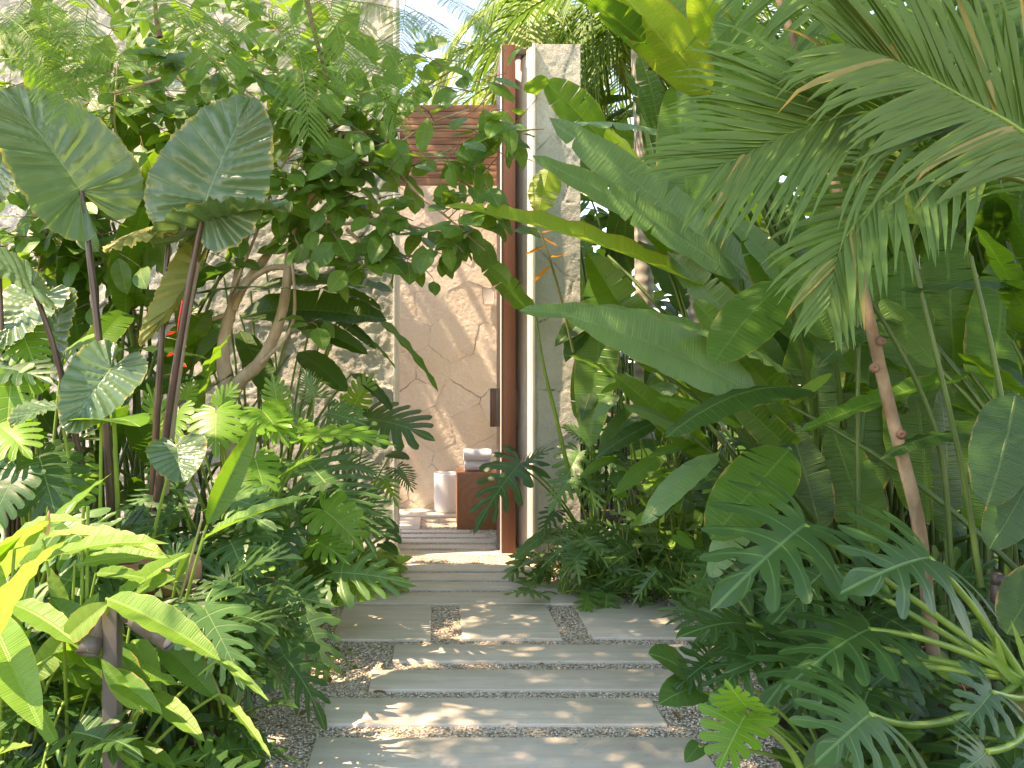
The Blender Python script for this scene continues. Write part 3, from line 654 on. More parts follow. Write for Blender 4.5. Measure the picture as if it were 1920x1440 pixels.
def cover(name, label, cat, pts, mats, size, kind='heart', stems=True, face=.5, el=(-50, 20), group=None, smat='stem_olive', kw=None, zroot=None, cup=(.0, .35)):
    """many small leaves of one low or climbing plant; pts = list of 3-D spots"""
    pts = np.asarray(pts, float); o = empty(name, [pts[:, 0].mean(), pts[:, 1].mean(), pts[:, 2].min()]); tag(o, label, cat, group)
    shp = [shape(kind, nb=9, nt=3, **(kw or {})) for _ in range(3)]
    mb = MB(); st = MB()
    for p in pts:
        a = rv(0, 6.283); e = R(rv(*el)); L = rv(*size); d = V3([math.cos(a) * math.cos(e), math.sin(a) * math.cos(e), math.sin(e)])
        N = nrm(V3([rv(-.4, .4), -face + rv(-.4, .4), 1 + rv(-.5, .2)]))
        if abs(N @ d) > .93: N = nrm(N + V3([.5, -.3, .2]))
        P, f, lf = warp(shp[RNG.integers(3)], p, p + d * L, N, bend=rv(.03, .18), fold=rv(*cup), curl=rv(0, .6), wave=rv(0, .03), r0=rv(0, 6), wscale=rv(.85, 1.15))
        mb.add(P, f, lf, RNG.random(), mats[RNG.integers(len(mats))])
        if stems:
            q = p - d * L * rv(.2, .6) - V3([0, 0, L * rv(.3, 1.0)]); add_tube(mb, [p, (p + q) / 2 + V3([0, 0, L * .1]), q], size[0] * .028, size[0] * .035, 4, smat, False)
    mb.build('foliage', o)
    return o
def palm_frond(parent, rach, nl, Lmax, w, mat, U=(0, 0, 1), ang=(62, 24), droop=.35, tilt=.35, name='frond', rr=(.010, .003), seg=7, jit=.12, taper=True, t0=.06, dry=None, curlt=.0, sides=(1, -1), rmat='petiole'):
    P = catmull(rach, 10); n = len(P); T = nrm(np.gradient(P, axis=0)); mb = MB()
    add_tube(mb, P, rr[0], rr[1], 6, rmat)
    ts = np.linspace(t0, .995, nl)
    for t in ts:
        i = t * (n - 1); i0 = min(int(i), n - 2); fr = i - i0; p = P[i0] * (1 - fr) + P[i0 + 1] * fr; tg = T[i0]
        U2 = nrm(V3(U) - tg * (V3(U) @ tg)); S = np.cross(tg, U2)
        for sd in sides:
            al = R(ang[0] + (ang[1] - ang[0]) * t + rv(-6, 6)); L = Lmax * (.35 + .65 * math.sin(math.pi * min(1, .18 + t * .82)) ** .7 if taper else 1) * rv(1 - jit, 1 + jit)
            d = nrm(tg * math.cos(al) + (S * sd * math.cos(tilt) + U2 * math.sin(tilt)) * math.sin(al))
            s = np.linspace(0, 1, seg)[:, None]; g = V3([0, 0, -1])
            dr = droop * rv(.6, 1.4)
            C = p + d * L * s + g * L * dr * s ** 2.2
            if curlt: C = C + g * L * curlt * np.clip(s - .72, 0, 1) ** 2 * 10 * rv(0, 1) + nrm(tg) * L * curlt * np.clip(s - .7, 0, 1) * rv(-.5, 1)
            tt = nrm(np.gradient(C, axis=0)); W = nrm(np.cross(tt, U2)); Nn = np.cross(W, tt)
            wd = w * np.minimum(1, (s + .06) * 5) ** .6 * np.maximum(0, 1 - s ** 2.6) * rv(.85, 1.1)
            v = np.stack([C - W * wd + Nn * wd * .5, C, C + W * wd + Nn * wd * .5], 1)
            lf = np.zeros((seg, 3, 3)); lf[..., 0] = [[-1, 0, 1]]; lf[..., 1] = [[-.3, 0, .3]]; lf[..., 2] = s
            mb.add(v.reshape(-1, 3), gridf(seg, 3), lf.reshape(-1, 3), RNG.random(), dry if (dry and RNG.random() < .05) else mat)
    return mb.build(name, parent, P[0])
def feather_mesh(Lr, npin, Lp, nleaf, seed):
    """twice-divided leaf along +X with its own stalk, flat side +Z"""
    rg = np.random.default_rng(seed); mb = MB()
    s = np.linspace(0, 1, 14)[:, None]; Rc = np.concatenate([s * Lr, 0.03 * np.sin(s * 3) * Lr, -.22 * Lr * s ** 2], 1)
    add_tube(mb, Rc, .0026, .001, 4, 'petiole', False)
    for i in range(npin):
        t = .14 + .86 * (i + .5) / npin; p = V3([np.interp(t, s[:, 0], Rc[:, kx]) for kx in range(3)]); tg = nrm(V3([1, 0, -.44 * t]))
        for sd in (1, -1):
            L = Lp * math.sin(math.pi * (.16 + .78 * t)) ** .6 * rg.uniform(.85, 1.1); al = R(66 - 26 * t + rg.uniform(-5, 5))
            d = nrm(tg * math.cos(al) + V3([0, sd, rg.uniform(-.03, .10)]) * math.sin(al)); k2 = np.linspace(.04, 1, nleaf); dr = rg.uniform(.14, .24)
            C = p + d * L * k2[:, None] + V3([0, 0, -1]) * L * dr * k2[:, None] ** 2 + tg * L * .10 * k2[:, None] ** 2
            add_tube(mb, C[::4], .0010, .0006, 3, 'petiole', False)
            dd = nrm(np.gradient(C, axis=0)); W = nrm(np.cross(dd, V3([0, 0, 1]))); Nn = np.cross(W, dd)
            ll = .0072 * np.sin(np.pi * (.12 + .80 * k2)) ** .5 * (L / .1) ** .5
            for s2 in (1, -1):
                aw = nrm(W * s2 + dd * .42 + Nn * rg.uniform(-.05, .14, (nleaf, 1))); hw = dd * .0022
                A = C; B = C + aw * ll[:, None] * .55 + hw; E = C + aw * ll[:, None]; G = C + aw * ll[:, None] * .5 - hw
                v = np.stack([A, B, E, G], 1).reshape(-1, 3); mb.add(v, np.arange(4 * nleaf).reshape(-1, 4), None, np.repeat(rg.random(nleaf) * .5 + rg.random() * .5, 4), 'feather')
    return mb.mesh('feather_frond', [0, 0, 0])
def frame_from(d, N):
    d = nrm(d); N = nrm(V3(N) - d * (V3(N) @ d)); S = np.cross(N, d)
    return Matrix(((d[0], S[0], N[0]), (d[1], S[1], N[1]), (d[2], S[2], N[2])))
# ================================================================ LEFT BANK
# --- giant elephant ear
A = Plant('elephant_ear', 'tall elephant ear plant with huge grey green ribbed leaves on dark stalks at left', 'plant', [-1.24, 3.25, GZ], pet='petiole_dark')
rt = lambda dx=0, dy=0: V3([-1.24 + dx, 3.25 + dy, GZ])
E = dict(puck=.027, wave=.020, edgew=.016)
hl(A, 'elephant', (152,358,3.15), (2,168,3.05), (.42,-.80,.40), 'elephant', rt(-.05), wscale=1.14, fold=.30, bend=.10, ctrl=at(215,800,3.2), pr=(.024,.012), **E)
hl(A, 'elephant', (385,378,3.05), (472,180,3.12), (.02,-.92,.36), 'elephant', rt(.03), wscale=1.08, fold=.12, bend=.06, ctrl=at(300,790,3.15), pr=(.024,.012), **E)
hl(A, 'elephant', (318,418,3.2), (200,470,2.95), (-.1,-.15,1), 'elephant_back', rt(.06), wscale=1.15, fold=-.15, bend=.10, ctrl=at(290,780,3.2), pr=(.022,.010), **E)
hl(A, 'elephant', (372,432,3.1), (545,392,2.9), (.1,-.22,1), 'elephant', None, wscale=.85, fold=.25, bend=.14, **E)
hl(A, 'elephant', (58,532,3.0), (-75,470,2.8), (.15,-.62,.8), 'elephant', rt(-.08), wscale=1.15, fold=.1, bend=.12, ctrl=at(160,760,3.1), pr=(.020,.009), **E)
hl(A, 'elephant', (372,492,3.2), (262,648,3.05), (.85,-.35,.30), 'elephant_back', rt(.09), wscale=.42, fold=-.9, bend=.14, ctrl=at(310,760,3.2), pr=(.022,.011), pmat='petiole_pale', **E)
hl(A, 'elephant', (208,690,3.0), (128,812,2.85), (.30,-.75,.55), 'elephant', rt(-.03), wscale=.95, fold=.15, bend=.12, pr=(.014,.007), pmat='petiole', **E)
hl(A, 'elephant', (332,838,2.95), (340,905,2.82), (.1,-.70,.7), 'elephant', rt(.05, -.1), wscale=1.25, fold=.1, bend=.10, pr=(.010,.006), pmat='petiole', **E)
hl(A, 'elephant', (110,765,3.0), (20,800,2.8), (0,-.3,1), 'elephant', rt(-.1,-.1), wscale=.9, fold=.2, bend=.16, pr=(.010,.006), pmat='petiole', **E)
hl(A, 'elephant', (190,790,2.95), (262,800,2.75), (.2,-.25,1), 'monstera', rt(-.06,-.15), wscale=.9, fold=.1, bend=.12, pr=(.010,.006), pmat='petiole')
b = MB(); add_tube(b, [rt(), rt(.01) + V3([0,0,.2]), rt(.015) + V3([0,0,.42])], [.075,.06,.035], None, 9, 'petiole_dark'); b.build('stem', A.o)
A2 = Plant('elephant_ear', 'second elephant ear at the left edge with drooping yellow edged leaves', 'plant', [-1.75, 3.2, GZ], pet='petiole_dark')
r2 = V3([-1.75, 3.3, GZ])
for b_, t_, N_, m_ in [((-10,330,3.2),(40,262,3.1),(.4,-.8,.3),'elephant'), ((70,560,3.35),(-10,655,3.2),(.1,-.6,.75),'elephant'), ((30,690,3.3),(-40,770,3.15),(.2,-.7,.6),'elephant'), ((95,640,3.4),(140,540,3.4),(-.2,-.8,.5),'elephant')]:
    hl(A2, 'elephant', b_, t_, N_, m_, r2, wscale=1.05, fold=.15, bend=.1, pr=(.012,.007), **E)
# --- big lance leaf and its sister in front
G0 = Plant('lance_leaf_plant', 'single upright glossy lance leaf in front of the bright swiss cheese leaves', 'plant', [-.95, 2.75, GZ])
hl(G0, 'lance', (388,985,2.7), (482,790,2.75), (.55,-.8,.25), 'heli', V3([-.92, 2.75, GZ]), w=.13, fold=.45, bend=-.04, wave=.01)
hl(G0, 'lance', (382,1010,2.65), (592,930,2.5), (-.15,-.35,1), 'ginger', V3([-.92, 2.72, GZ]), w=.085, fold=.5, bend=.06, wave=.01)
hl(G0, 'lance', (330,1090,2.7), (372,1000,2.7), (.3,-.8,.4), 'ginger', V3([-.95, 2.75, GZ]), w=.10, fold=.3, bend=.06, wave=.01)
# --- swiss cheese plants
Mo = Plant('swiss_cheese_plant', 'bright lime green swiss cheese plant with split leaves in sun below the branching trunk', 'plant', [-.98, 3.9, GZ])
mr = V3([-.98, 3.95, GZ])
for b_, t_, N_, ws, m_ in [((405,772,3.75),(405,858,3.6),(.0,-.62,.75),1.0,'monstera'), ((478,860,3.6),(500,935,3.5),(.1,-.70,.65),1.0,'monstera'),
        ((492,770,3.8),(540,838,3.7),(.2,-.55,.8),1.0,'monstera'), ((335,770,3.8),(318,845,3.7),(-.3,-.5,.8),.9,'monstera'), ((410,760,3.95),(448,718,3.95),(.3,-.6,.6),.9,'monstera'),
        ((348,745,4.0),(362,705,4.0),(.1,-.8,.5),1.1,'monstera'), ((592,815,3.75),(738,835,3.6),(.05,-.35,1),.55,'monstera'), ((300,800,3.8),(275,720,3.8),(.5,-.7,.4),.7,'monstera'),
        ((450,800,3.85),(545,800,3.7),(.0,-.4,.9),.9,'monstera'), ((540,880,3.7),(600,860,3.6),(.2,-.5,.8),.8,'monstera'), ((560,800,3.9),(600,850,3.8),(.3,-.6,.7),.8,'monstera'),
        ((330,850,3.7),(290,930,3.55),(-.1,-.7,.6),.9,'monstera'), ((440,900,3.5),(470,975,3.4),(.1,-.7,.6),.9,'monstera'), ((520,760,4.0),(510,700,4.0),(.2,-.8,.4),.9,'monstera')]:
    hl(Mo, 'monstera', b_, t_, N_, m_, mr, wscale=ws * rv(.95, 1.1), fold=rv(.0, .2), bend=.10, wave=.012, pr=(.009,.006), curl=.3)
Md = Plant('swiss_cheese_plant', 'dark glossy swiss cheese plant with hanging leaves at the left edge', 'plant', [-1.72, 3.4, GZ])
mr = V3([-1.7, 3.45, GZ])
for b_, t_, N_, ws in [((75,860,3.0),(110,985,2.9),(.2,-.7,.6),1.1), ((40,620,3.3),(70,700,3.2),(.1,-.6,.7),1.0), ((-5,690,3.2),(100,720,3.1),(0,-.45,.9),.9), ((20,720,3.1),(10,870,3.0),(.3,-.8,.4),.8),
        ((30,890,2.9),(-20,1000,2.8),(0,-.6,.7),1.0), ((130,880,3.1),(160,960,3.0),(.2,-.6,.7),1.0), ((60,590,3.5),(20,560,3.4),(0,-.5,.8),1.0), ((120,660,3.5),(175,640,3.4),(0,-.6,.7),1.0), ((0,800,3.0),(60,860,2.9),(0,-.5,.8),1.1)]:
    hl(Md, 'monstera', b_, t_, N_, 'monstera_dark' if rv(0,1) < .7 else 'monstera', mr, wscale=ws, fold=rv(0,.25), bend=.12, wave=.012, pr=(.010,.006), curl=.4)
Mj = Plant('swiss_cheese_plant', 'swiss cheese plant leaning past the white wall corner towards the doorway', 'plant', [-.55, 5.05, GZ])
mr = V3([-.55, 5.1, GZ])
for b_, t_, N_, ws, m_, kd in [((690,785,4.95),(815,825,4.75),(.15,-.62,.75),1.05,'monstera_dark','monstera'), ((665,760,5.1),(700,700,5.1),(.2,-.7,.6),.9,'monstera','monstera'), ((640,790,5.0),(640,740,5.0),(0,-.8,.5),.9,'monstera','split'),
        ((735,850,5.0),(768,862,4.9),(.2,-.6,.7),.9,'monstera_dark','heart'), ((745,880,5.1),(775,925,5.0),(.3,-.6,.6),1.0,'monstera_dark','split_fine'), ((720,900,5.0),(745,950,4.9),(.2,-.7,.6),.9,'monstera','split'),
        ((715,975,4.9),(748,1000,4.8),(.3,-.6,.7),.9,'monstera_dark','heart'), ((728,1000,4.8),(752,1020,4.7),(.3,-.6,.7),.9,'monstera_dark','heart'), ((720,1020,4.75),(745,1042,4.65),(.3,-.6,.7),1,'monstera_dark','heart'), ((725,1005,4.8),(748,985,4.75),(.3,-.6,.7),1,'monstera_dark','heart')]:
    hl(Mj, kd, b_, t_, N_, m_, mr, wscale=ws, fold=rv(0,.2), bend=.12, wave=.012, pr=(.009,.005), curl=.3)
# --- split leaf philodendrons by the doorway
S1 = Plant('split_leaf_plant', 'large pale green split leaf plant with many narrow fingers beside the doorway', 'plant', [-.72, 4.4, GZ])
sr = V3([-.75, 4.5, GZ])
for b_, t_, N_, ws, kd in [((580,872,4.2),(705,1040,3.95),(.30,-.62,.62),1.0,'split_fine'), ((618,775,4.5),(690,800,4.4),(.0,-.6,.7),1.0,'split_fine'), ((590,742,4.6),(565,690,4.6),(0,-.8,.5),1.05,'split_fine'), ((640,800,4.5),(700,850,4.4),(.2,-.6,.6),.9,'split'),
        ((655,985,4.3),(742,1010,4.1),(.3,-.55,.7),1.0,'split'), ((640,930,4.3),(735,985,4.1),(.3,-.6,.6),.9,'split_fine'), ((600,950,4.1),(640,1050,3.95),(.1,-.7,.5),.9,'split_fine'), ((570,810,4.5),(530,750,4.5),(-.2,-.7,.6),.9,'split'),
        ((560,930,4.0),(560,1030,3.85),(0,-.7,.6),.9,'split'), ((640,870,4.5),(730,900,4.4),(.2,-.6,.6),.8,'split_fine')]:
    hl(S1, kd, b_, t_, N_, 'split', sr, wscale=ws, fold=rv(.05,.3), bend=.10, wave=.014, pr=(.010,.006), curl=.3)
# --- dark split leaf plants leaning over the gravel, lower left
S2 = Plant('split_leaf_plant', 'dark glossy split leaf plant spilling over the gravel beside the long pavers', 'plant', [-.72, 2.75, GZ], pet='petiole')
sr = V3([-.72, 2.75, GZ])
for b_, t_, N_, ws in [((490,1068,2.75),(625,1055,2.6),(.15,-.55,.8),.9), ((545,1140,2.7),(605,1235,2.5),(.75,-.45,.45),1.0), ((400,1120,2.7),(475,1215,2.55),(.1,-.6,.75),1.1), ((360,1085,2.75),(400,1020,2.8),(.0,-.6,.7),1.0), ((530,1230,2.6),(600,1330,2.4),(.75,-.45,.4),1.05),
        ((520,1330,2.5),(620,1335,2.35),(.35,-.35,.85),.85), ((440,1090,2.8),(400,1160,2.7),(-.1,-.6,.7),1), ((460,1200,2.6),(515,1300,2.45),(.4,-.6,.55),1.0), ((420,1230,2.55),(440,1330,2.4),(.2,-.7,.5),1.0), ((470,1350,2.45),(545,1420,2.3),(.4,-.5,.7),.9),
        ((370,1180,2.7),(330,1130,2.75),(-.1,-.6,.7),.9), ((560,1090,2.75),(610,1150,2.65),(.5,-.5,.6),.9), ((500,1130,2.75),(440,1060,2.85),(0,-.7,.6),.9), ((480,1270,2.6),(560,1290,2.4),(.5,-.5,.6),1.0), ((560,1180,2.65),(612,1200,2.5),(.6,-.5,.55),.9)]:
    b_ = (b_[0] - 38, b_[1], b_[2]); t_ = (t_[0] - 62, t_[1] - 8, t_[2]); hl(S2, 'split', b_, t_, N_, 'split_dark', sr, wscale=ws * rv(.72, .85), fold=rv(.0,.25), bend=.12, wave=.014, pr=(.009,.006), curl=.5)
S3 = Plant('split_leaf_plant', 'low split leaf plant in front of the terracotta pot behind the ginger', 'plant', [-.98, 2.6, GZ])
fan_clump(S3, 'split', 15, (.30, .62), (.05, .30), (.20, .30), ['split_dark', 'split'], az=(170, 390), face=.7)
# --- gingers, foreground left
def ginger(pl, roots, leaves):
    for (b_, t_, N_, w_, m_, bd, ri) in leaves:
        hl(pl, 'lance', b_, t_, N_, m_, roots[ri], w=w_, fold=rv(.18,.5), bend=bd, wave=.014, pr=(.007,.004), curl=rv(0,.5), wk=.5)
G1 = Plant('ginger_plant', 'yellow green ginger plant with arching lance leaves around the twin spotlight', 'plant', [-.98, 2.3, GZ])
ro = [V3([-.95, 2.35, GZ]), V3([-1.1, 2.4, GZ]), V3([-1.22, 2.25, GZ])]
ginger(G1, ro, [((200,1122,2.0),(415,1240,1.86),(.20,-.55,.80),.13,'ginger',.10,0), ((120,1200,2.05),(205,1130,2.0),(.1,-.8,.5),.22,'ginger_pale',.06,1), ((260,1330,2.0),(190,1235,2.0),(.1,-.9,.3),.16,'ginger',.06,0), ((200,1260,2.05),(305,1340,1.9),(.4,-.7,.5),.13,'heli',.08,0), ((15,1130,2.2),(165,1222,2.0),(.1,-.45,.9),.11,'ginger',.12,1), ((95,1120,2.35),(270,1340,2.1),(.45,-.75,.5),.10,'heli',.08,1), ((170,1175,2.3),(285,1345,2.1),(.65,-.65,.4),.13,'heli',.08,0),
   ((60,1060,2.3),(318,1020,2.2),(-.05,-.35,1),.10,'ginger',.14,2), ((140,1060,2.4),(318,1045,2.3),(0,-.5,.85),.12,'ginger',.08,1), ((-20,1150,2.1),(80,1370,1.9),(.3,-.85,.35),.17,'ginger',.06,2), ((30,1000,2.35),(160,975,2.3),(-.1,-.5,.9),.12,'ginger_pale',.14,2),
   ((80,1010,2.4),(320,1045,2.25),(0,-.3,1),.08,'ginger_pale',.16,1), ((60,1280,2.25),(150,1160,2.3),(.1,-.9,.3),.20,'ginger_pale',.04,1), ((120,1260,2.3),(185,1110,2.4),(0,-.9,.3),.20,'ginger_pale',.04,1), ((250,1200,2.45),(300,1300,2.3),(.2,-.8,.5),.20,'ginger',.06,0),
   ((300,1205,2.45),(412,1315,2.3),(.2,-.7,.6),.17,'heli',.10,0), ((280,1300,2.3),(385,1392,2.1),(.2,-.6,.7),.11,'ginger',.10,0), ((410,1235,2.35),(505,1315,2.2),(.1,-.6,.7),.06,'ginger',.08,0), ((412,1300,2.3),(508,1420,2.1),(.5,-.6,.5),.055,'ginger',.05,0),
   ((170,1350,2.15),(265,1450,1.95),(.2,-.5,.8),.09,'ginger',.12,0), ((30,1180,2.3),(60,1060,2.4),(.2,-.9,.2),.16,'ginger',.04,2), ((10,1110,2.2),(-40,1010,2.2),(.3,-.9,.3),.14,'ginger',.05,2), ((180,1075,2.45),(275,1085,2.4),(0,-.6,.7),.14,'ginger',.1,1),
   ((255,1110,2.5),(330,1085,2.4),(.1,-.7,.6),.18,'ginger',.08,0), ((130,1150,2.4),(90,1060,2.4),(-.2,-.9,.3),.17,'ginger_pale',.05,1), ((330,1190,2.5),(300,1240,2.4),(.1,-.9,.3),.25,'ginger_pale',.05,0), ((0,1240,2.1),(60,1180,2.2),(.2,-.8,.4),.14,'ginger',.08,2),
   ((170,1290,2.25),(110,1240,2.2),(-.2,-.8,.4),.14,'heli',.08,1), ((200,1340,2.2),(250,1260,2.3),(.3,-.8,.4),.15,'ginger',.08,0), ((230,1400,2.2),(330,1440,2.05),(.2,-.5,.8),.12,'heli',.12,0), ((110,1400,2.05),(60,1300,2.1),(-.1,-.9,.3),.15,'ginger',.06,1)])
for px in (153, 162): G1.stem([at(px, 1330, 2.4), at(px+1, 1090, 2.4), at(px+3, 950, 2.4)], .006, .005, 'petiole', 'cane')
G1.stem([at(420, 1320, 2.45), at(335, 1130, 2.45), at(378, 975, 2.5)], .006, .004, 'stem_olive', 'cane')
mb = MB(); add_lathe(mb, at(87,1004,2.3), [(.0,0),(.006,.006),(.0085,.022),(.007,.045),(.003,.066),(0,.075)], 10, 'bud_pink', (.1,0,1)); P, f, lf = warp(ribbon(.10, .5, .6, 8, 2), at(84,1003,2.285), at(89,962,2.285), (0,-1,.1), fold=.6); mb.add(P, f, lf, .5, 'ginger_pale'); mb.build('flower_bud', G1.o)
G2 = Plant('ginger_plant', 'ginger plant at the left edge with broad leaves above the feathery ground leaves', 'plant', [-1.5, 2.5, GZ])
paddle_clump(G2, 13, (.35, .85), (.35, .55), ['ginger', 'heli', 'ginger_pale'], .35, .14, (.10, .14), (0, 60), (-140, 60), (0, 0), 'lance', pr=(.008, .005))
G3 = Plant('ginger_plant', 'ginger clump with crowded bright leaves low in the bottom left foreground', 'plant', [-1.36, 2.25, GZ])
paddle_clump(G3, 16, (.12, .62), (.28, .46), ['ginger', 'ginger_pale', 'heli', 'ginger'], .45, .2, (.11, .16), (-25, 60), (-170, 40), (0, 0), 'lance', pr=(.006, .004), fold=(.1, .5))
# --- xanadu, lower left
for q, (px, py, Y, n, lab) in enumerate([(55,1400,1.98,9,'low feathery cut-leaf plant in the bottom left corner'), (150,1395,2.15,8,'small cut-leaf plant right of the corner one beneath the ginger leaves'), (330,1425,2.2,8,'dark low cut-leaf plant between the spotlight post and the gravel')]):
    p = at(px, py, Y); X = Plant('cut_leaf_plant', lab, 'plant', [p[0], Y, GZ]); 
    fan_clump(X, 'xanadu', n + 7, (.06, .24) if q else (.10, .30), (.05, .22), (.19, .27), ['xanadu', 'split_dark'] if q == 2 else ['xanadu', 'split'], face=.5, el=(-35, 25), pr=(.005, .004))
# --- pale creeper at the path, hearts
def patch(n, xf, yf, zf):
    return [(xf(), yf(), 0) for _ in range(n)] if zf is None else [(xf(), yf(), zf()) for _ in range(n)]
pts = []
while len(pts) < 300:
    Y = rv(4.72, 5.5); px = rv(560, 748); x = (px - CX) * Y / F
    pts.append((x, Y, GZ + rv(.02, .17) * min(1, (760 - px) / 60 + .3)))
cover('heart_creeper', 'pale green heart leaved creeper covering the ground beside the thin pavers', 'creeper', pts, ['pothos'], (.07, .12), face=.55)
pts = []
while len(pts) < 330:
    Y = rv(1.95, 2.7); px = rv(60, 490); pts.append(((px - CX) * Y / F, Y, GZ + rv(.01, .22) * (1 if px < 380 else .6)))
cover('heart_creeper', 'heart leaved creeper with dark leaves under the ginger at the bottom left', 'creeper', pts, ['pothos_dark', 'pothos', 'pothos_dark'], (.05, .09), face=.5)
pts = [((rv(600, 668) - CX) * Y / F, Y, GZ + rv(.01, .035)) for Y in RNG.uniform(3.45, 3.75, 22)]
cover('weed', 'tiny green weed sprouting in the gravel left of the fourth paver', 'weed', pts, ['pothos_dark', 'pothos'], (.02, .04), face=.4, stems=False)
# --- dark heliconias against the white wall
Hd = Plant('heliconia', 'dark broad leaved heliconia in front of the white wall behind the branching trunk', 'plant', [-1.05, 5.25, GZ])
hr_ = V3([-1.1, 5.3, GZ])
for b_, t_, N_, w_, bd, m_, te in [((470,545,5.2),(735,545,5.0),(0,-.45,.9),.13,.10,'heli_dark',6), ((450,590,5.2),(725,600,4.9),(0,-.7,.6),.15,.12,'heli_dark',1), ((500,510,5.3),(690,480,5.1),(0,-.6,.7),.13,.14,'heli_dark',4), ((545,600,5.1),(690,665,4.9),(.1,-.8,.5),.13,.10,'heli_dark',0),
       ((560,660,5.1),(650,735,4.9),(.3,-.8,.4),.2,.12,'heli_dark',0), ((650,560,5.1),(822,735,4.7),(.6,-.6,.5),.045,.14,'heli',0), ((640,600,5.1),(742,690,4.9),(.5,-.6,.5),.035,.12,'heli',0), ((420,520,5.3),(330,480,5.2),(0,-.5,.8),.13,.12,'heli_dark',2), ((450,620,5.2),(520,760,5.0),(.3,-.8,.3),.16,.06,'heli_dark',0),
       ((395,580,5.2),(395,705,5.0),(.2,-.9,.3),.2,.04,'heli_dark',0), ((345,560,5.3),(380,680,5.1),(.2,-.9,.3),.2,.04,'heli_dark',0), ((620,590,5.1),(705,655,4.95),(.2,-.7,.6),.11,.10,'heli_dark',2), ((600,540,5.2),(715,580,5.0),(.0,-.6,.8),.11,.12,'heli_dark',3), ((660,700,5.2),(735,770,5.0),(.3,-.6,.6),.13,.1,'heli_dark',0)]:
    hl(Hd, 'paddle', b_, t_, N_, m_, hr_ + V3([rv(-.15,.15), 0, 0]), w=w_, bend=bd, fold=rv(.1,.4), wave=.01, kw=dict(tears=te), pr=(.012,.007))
Hr = Plant('heliconia', 'heliconia with a hanging red lobster claw flower behind the dark stalks', 'plant', [-1.6, 4.7, GZ])
paddle_clump(Hr, 15, (.7, 1.75), (.5, .8), ['heli_dark', 'heli', 'heli_dark'], .32, .3, (.12, .17), (-30, 70), (-170, 60), (0, 3))
mb = MB(); Pst = catmull([at(338,470,4.0), at(345,540,3.95), at(335,610,3.9), at(330,695,3.9)], 6); add_tube(mb, Pst, .006, .004, 5, 'spathe_red'); mb.build('flower_stalk', Hr.o)
for i, py in enumerate((600, 622, 645, 662, 682)):
    sd = 1 if i % 2 == 0 else -1; mb = MB(); c = at(331 + sd * 2, py, 3.9); tip_ = at(331 + sd * 19, py + 6, 3.88)
    P, f, lf = warp(ribbon(.30, .55, .7, 8, 2), c, tip_, (0, -.5, .9), fold=.9, bend=-.25); mb.add(P, f, lf, .4, 'spathe_red'); mb.build('bract', Hr.o)
HL = Plant('heliconia', 'upright heliconia with tall green leaves at the far left in front of the white wall', 'plant', [-2.3, 4.8, GZ])
paddle_clump(HL, 14, (.8, 1.9), (.5, .9), ['heli_dark', 'heli'], .25, .35, (.11, .15), (0, 75), (-170, 30), (0, 3))
HL2 = Plant('heliconia', 'low heliconia clump filling the shade below the dark stalks', 'plant', [-1.35, 4.2, GZ])
paddle_clump(HL2, 12, (.25, .9), (.4, .6), ['heli_dark', 'heli', 'monstera_dark'], .5, .3, (.12, .17), (-20, 50), (-200, 40), (0, 2))
HL3 = Plant('heliconia', 'mid green heliconia hiding the foot of the white wall left of the red flower', 'plant', [-2.3, 3.9, GZ])
paddle_clump(HL3, 12, (.4, 1.2), (.4, .7), ['heli_dark', 'heli'], .4, .3, (.12, .17), (-20, 60), (-170, 60), (0, 2))
HL4 = Plant('heliconia', 'broad leaved heliconia against the white wall between the elephant ear leaves', 'plant', [-1.75, 5.0, GZ])
paddle_clump(HL4, 16, (1.0, 2.6), (.5, .85), ['heli', 'heli_dark', 'heli'], .22, .35, (.12, .17), (10, 80), (-170, 30), (0, 3))
HL5 = Plant('heliconia', 'leafy heliconia at the far left behind the swiss cheese leaves', 'plant', [-2.0, 4.0, GZ])
paddle_clump(HL5, 14, (.5, 1.5), (.45, .7), ['heli', 'heli_dark', 'ginger'], .3, .3, (.12, .16), (-10, 70), (-170, 40), (0, 2))
F3 = Plant('split_leaf_plant', 'split leaf plant filling the gap right of the terracotta pot', 'plant', [-.86, 2.95, GZ])
fan_clump(F3, 'split', 14, (.25, .6), (.1, .34), (.22, .32), ['split', 'split_dark'], az=(180, 370), face=.65)
F4 = Plant('cut_leaf_plant', 'bushy cut-leaf plant under the ginger leaves left of the spotlight post', 'plant', [-1.0, 2.05, GZ])
fan_clump(F4, 'xanadu', 18, (.1, .42), (.05, .26), (.18, .26), ['xanadu', 'split', 'split_dark'], face=.6, el=(-45, 20), pr=(.005, .004))
F5 = Plant('split_leaf_plant', 'bright split leaf plant below the swiss cheese leaves, right of the dark stalks', 'plant', [-.95, 3.35, GZ])
fan_clump(F5, 'split', 20, (.35, .85), (.08, .36), (.22, .32), ['split', 'split', 'split_dark'], az=(170, 380), face=.75)
F6 = Plant('swiss_cheese_plant', 'low swiss cheese plant behind the creeper and beside the large pale fingers', 'plant', [-.68, 3.95, GZ])
fan_clump(F6, 'monstera', 14, (.25, .7), (.08, .3), (.2, .28), ['monstera', 'monstera', 'monstera_dark'], az=(180, 380), face=.75)
F7 = Plant('split_leaf_plant', 'leafy split leaf plant between the ginger canes and the dark stalks', 'plant', [-1.42, 2.75, GZ])
fan_clump(F7, 'split', 16, (.35, .85), (.08, .36), (.22, .32), ['split', 'split_dark'], az=(180, 380), face=.75)
F1 = Plant('split_leaf_plant', 'dark split leaf plant under the elephant ear stalks', 'plant', [-1.3, 3.0, GZ])
fan_clump(F1, 'split', 12, (.25, .6), (.15, .45), (.26, .36), ['split_dark', 'split'], az=(180, 380), face=.6)
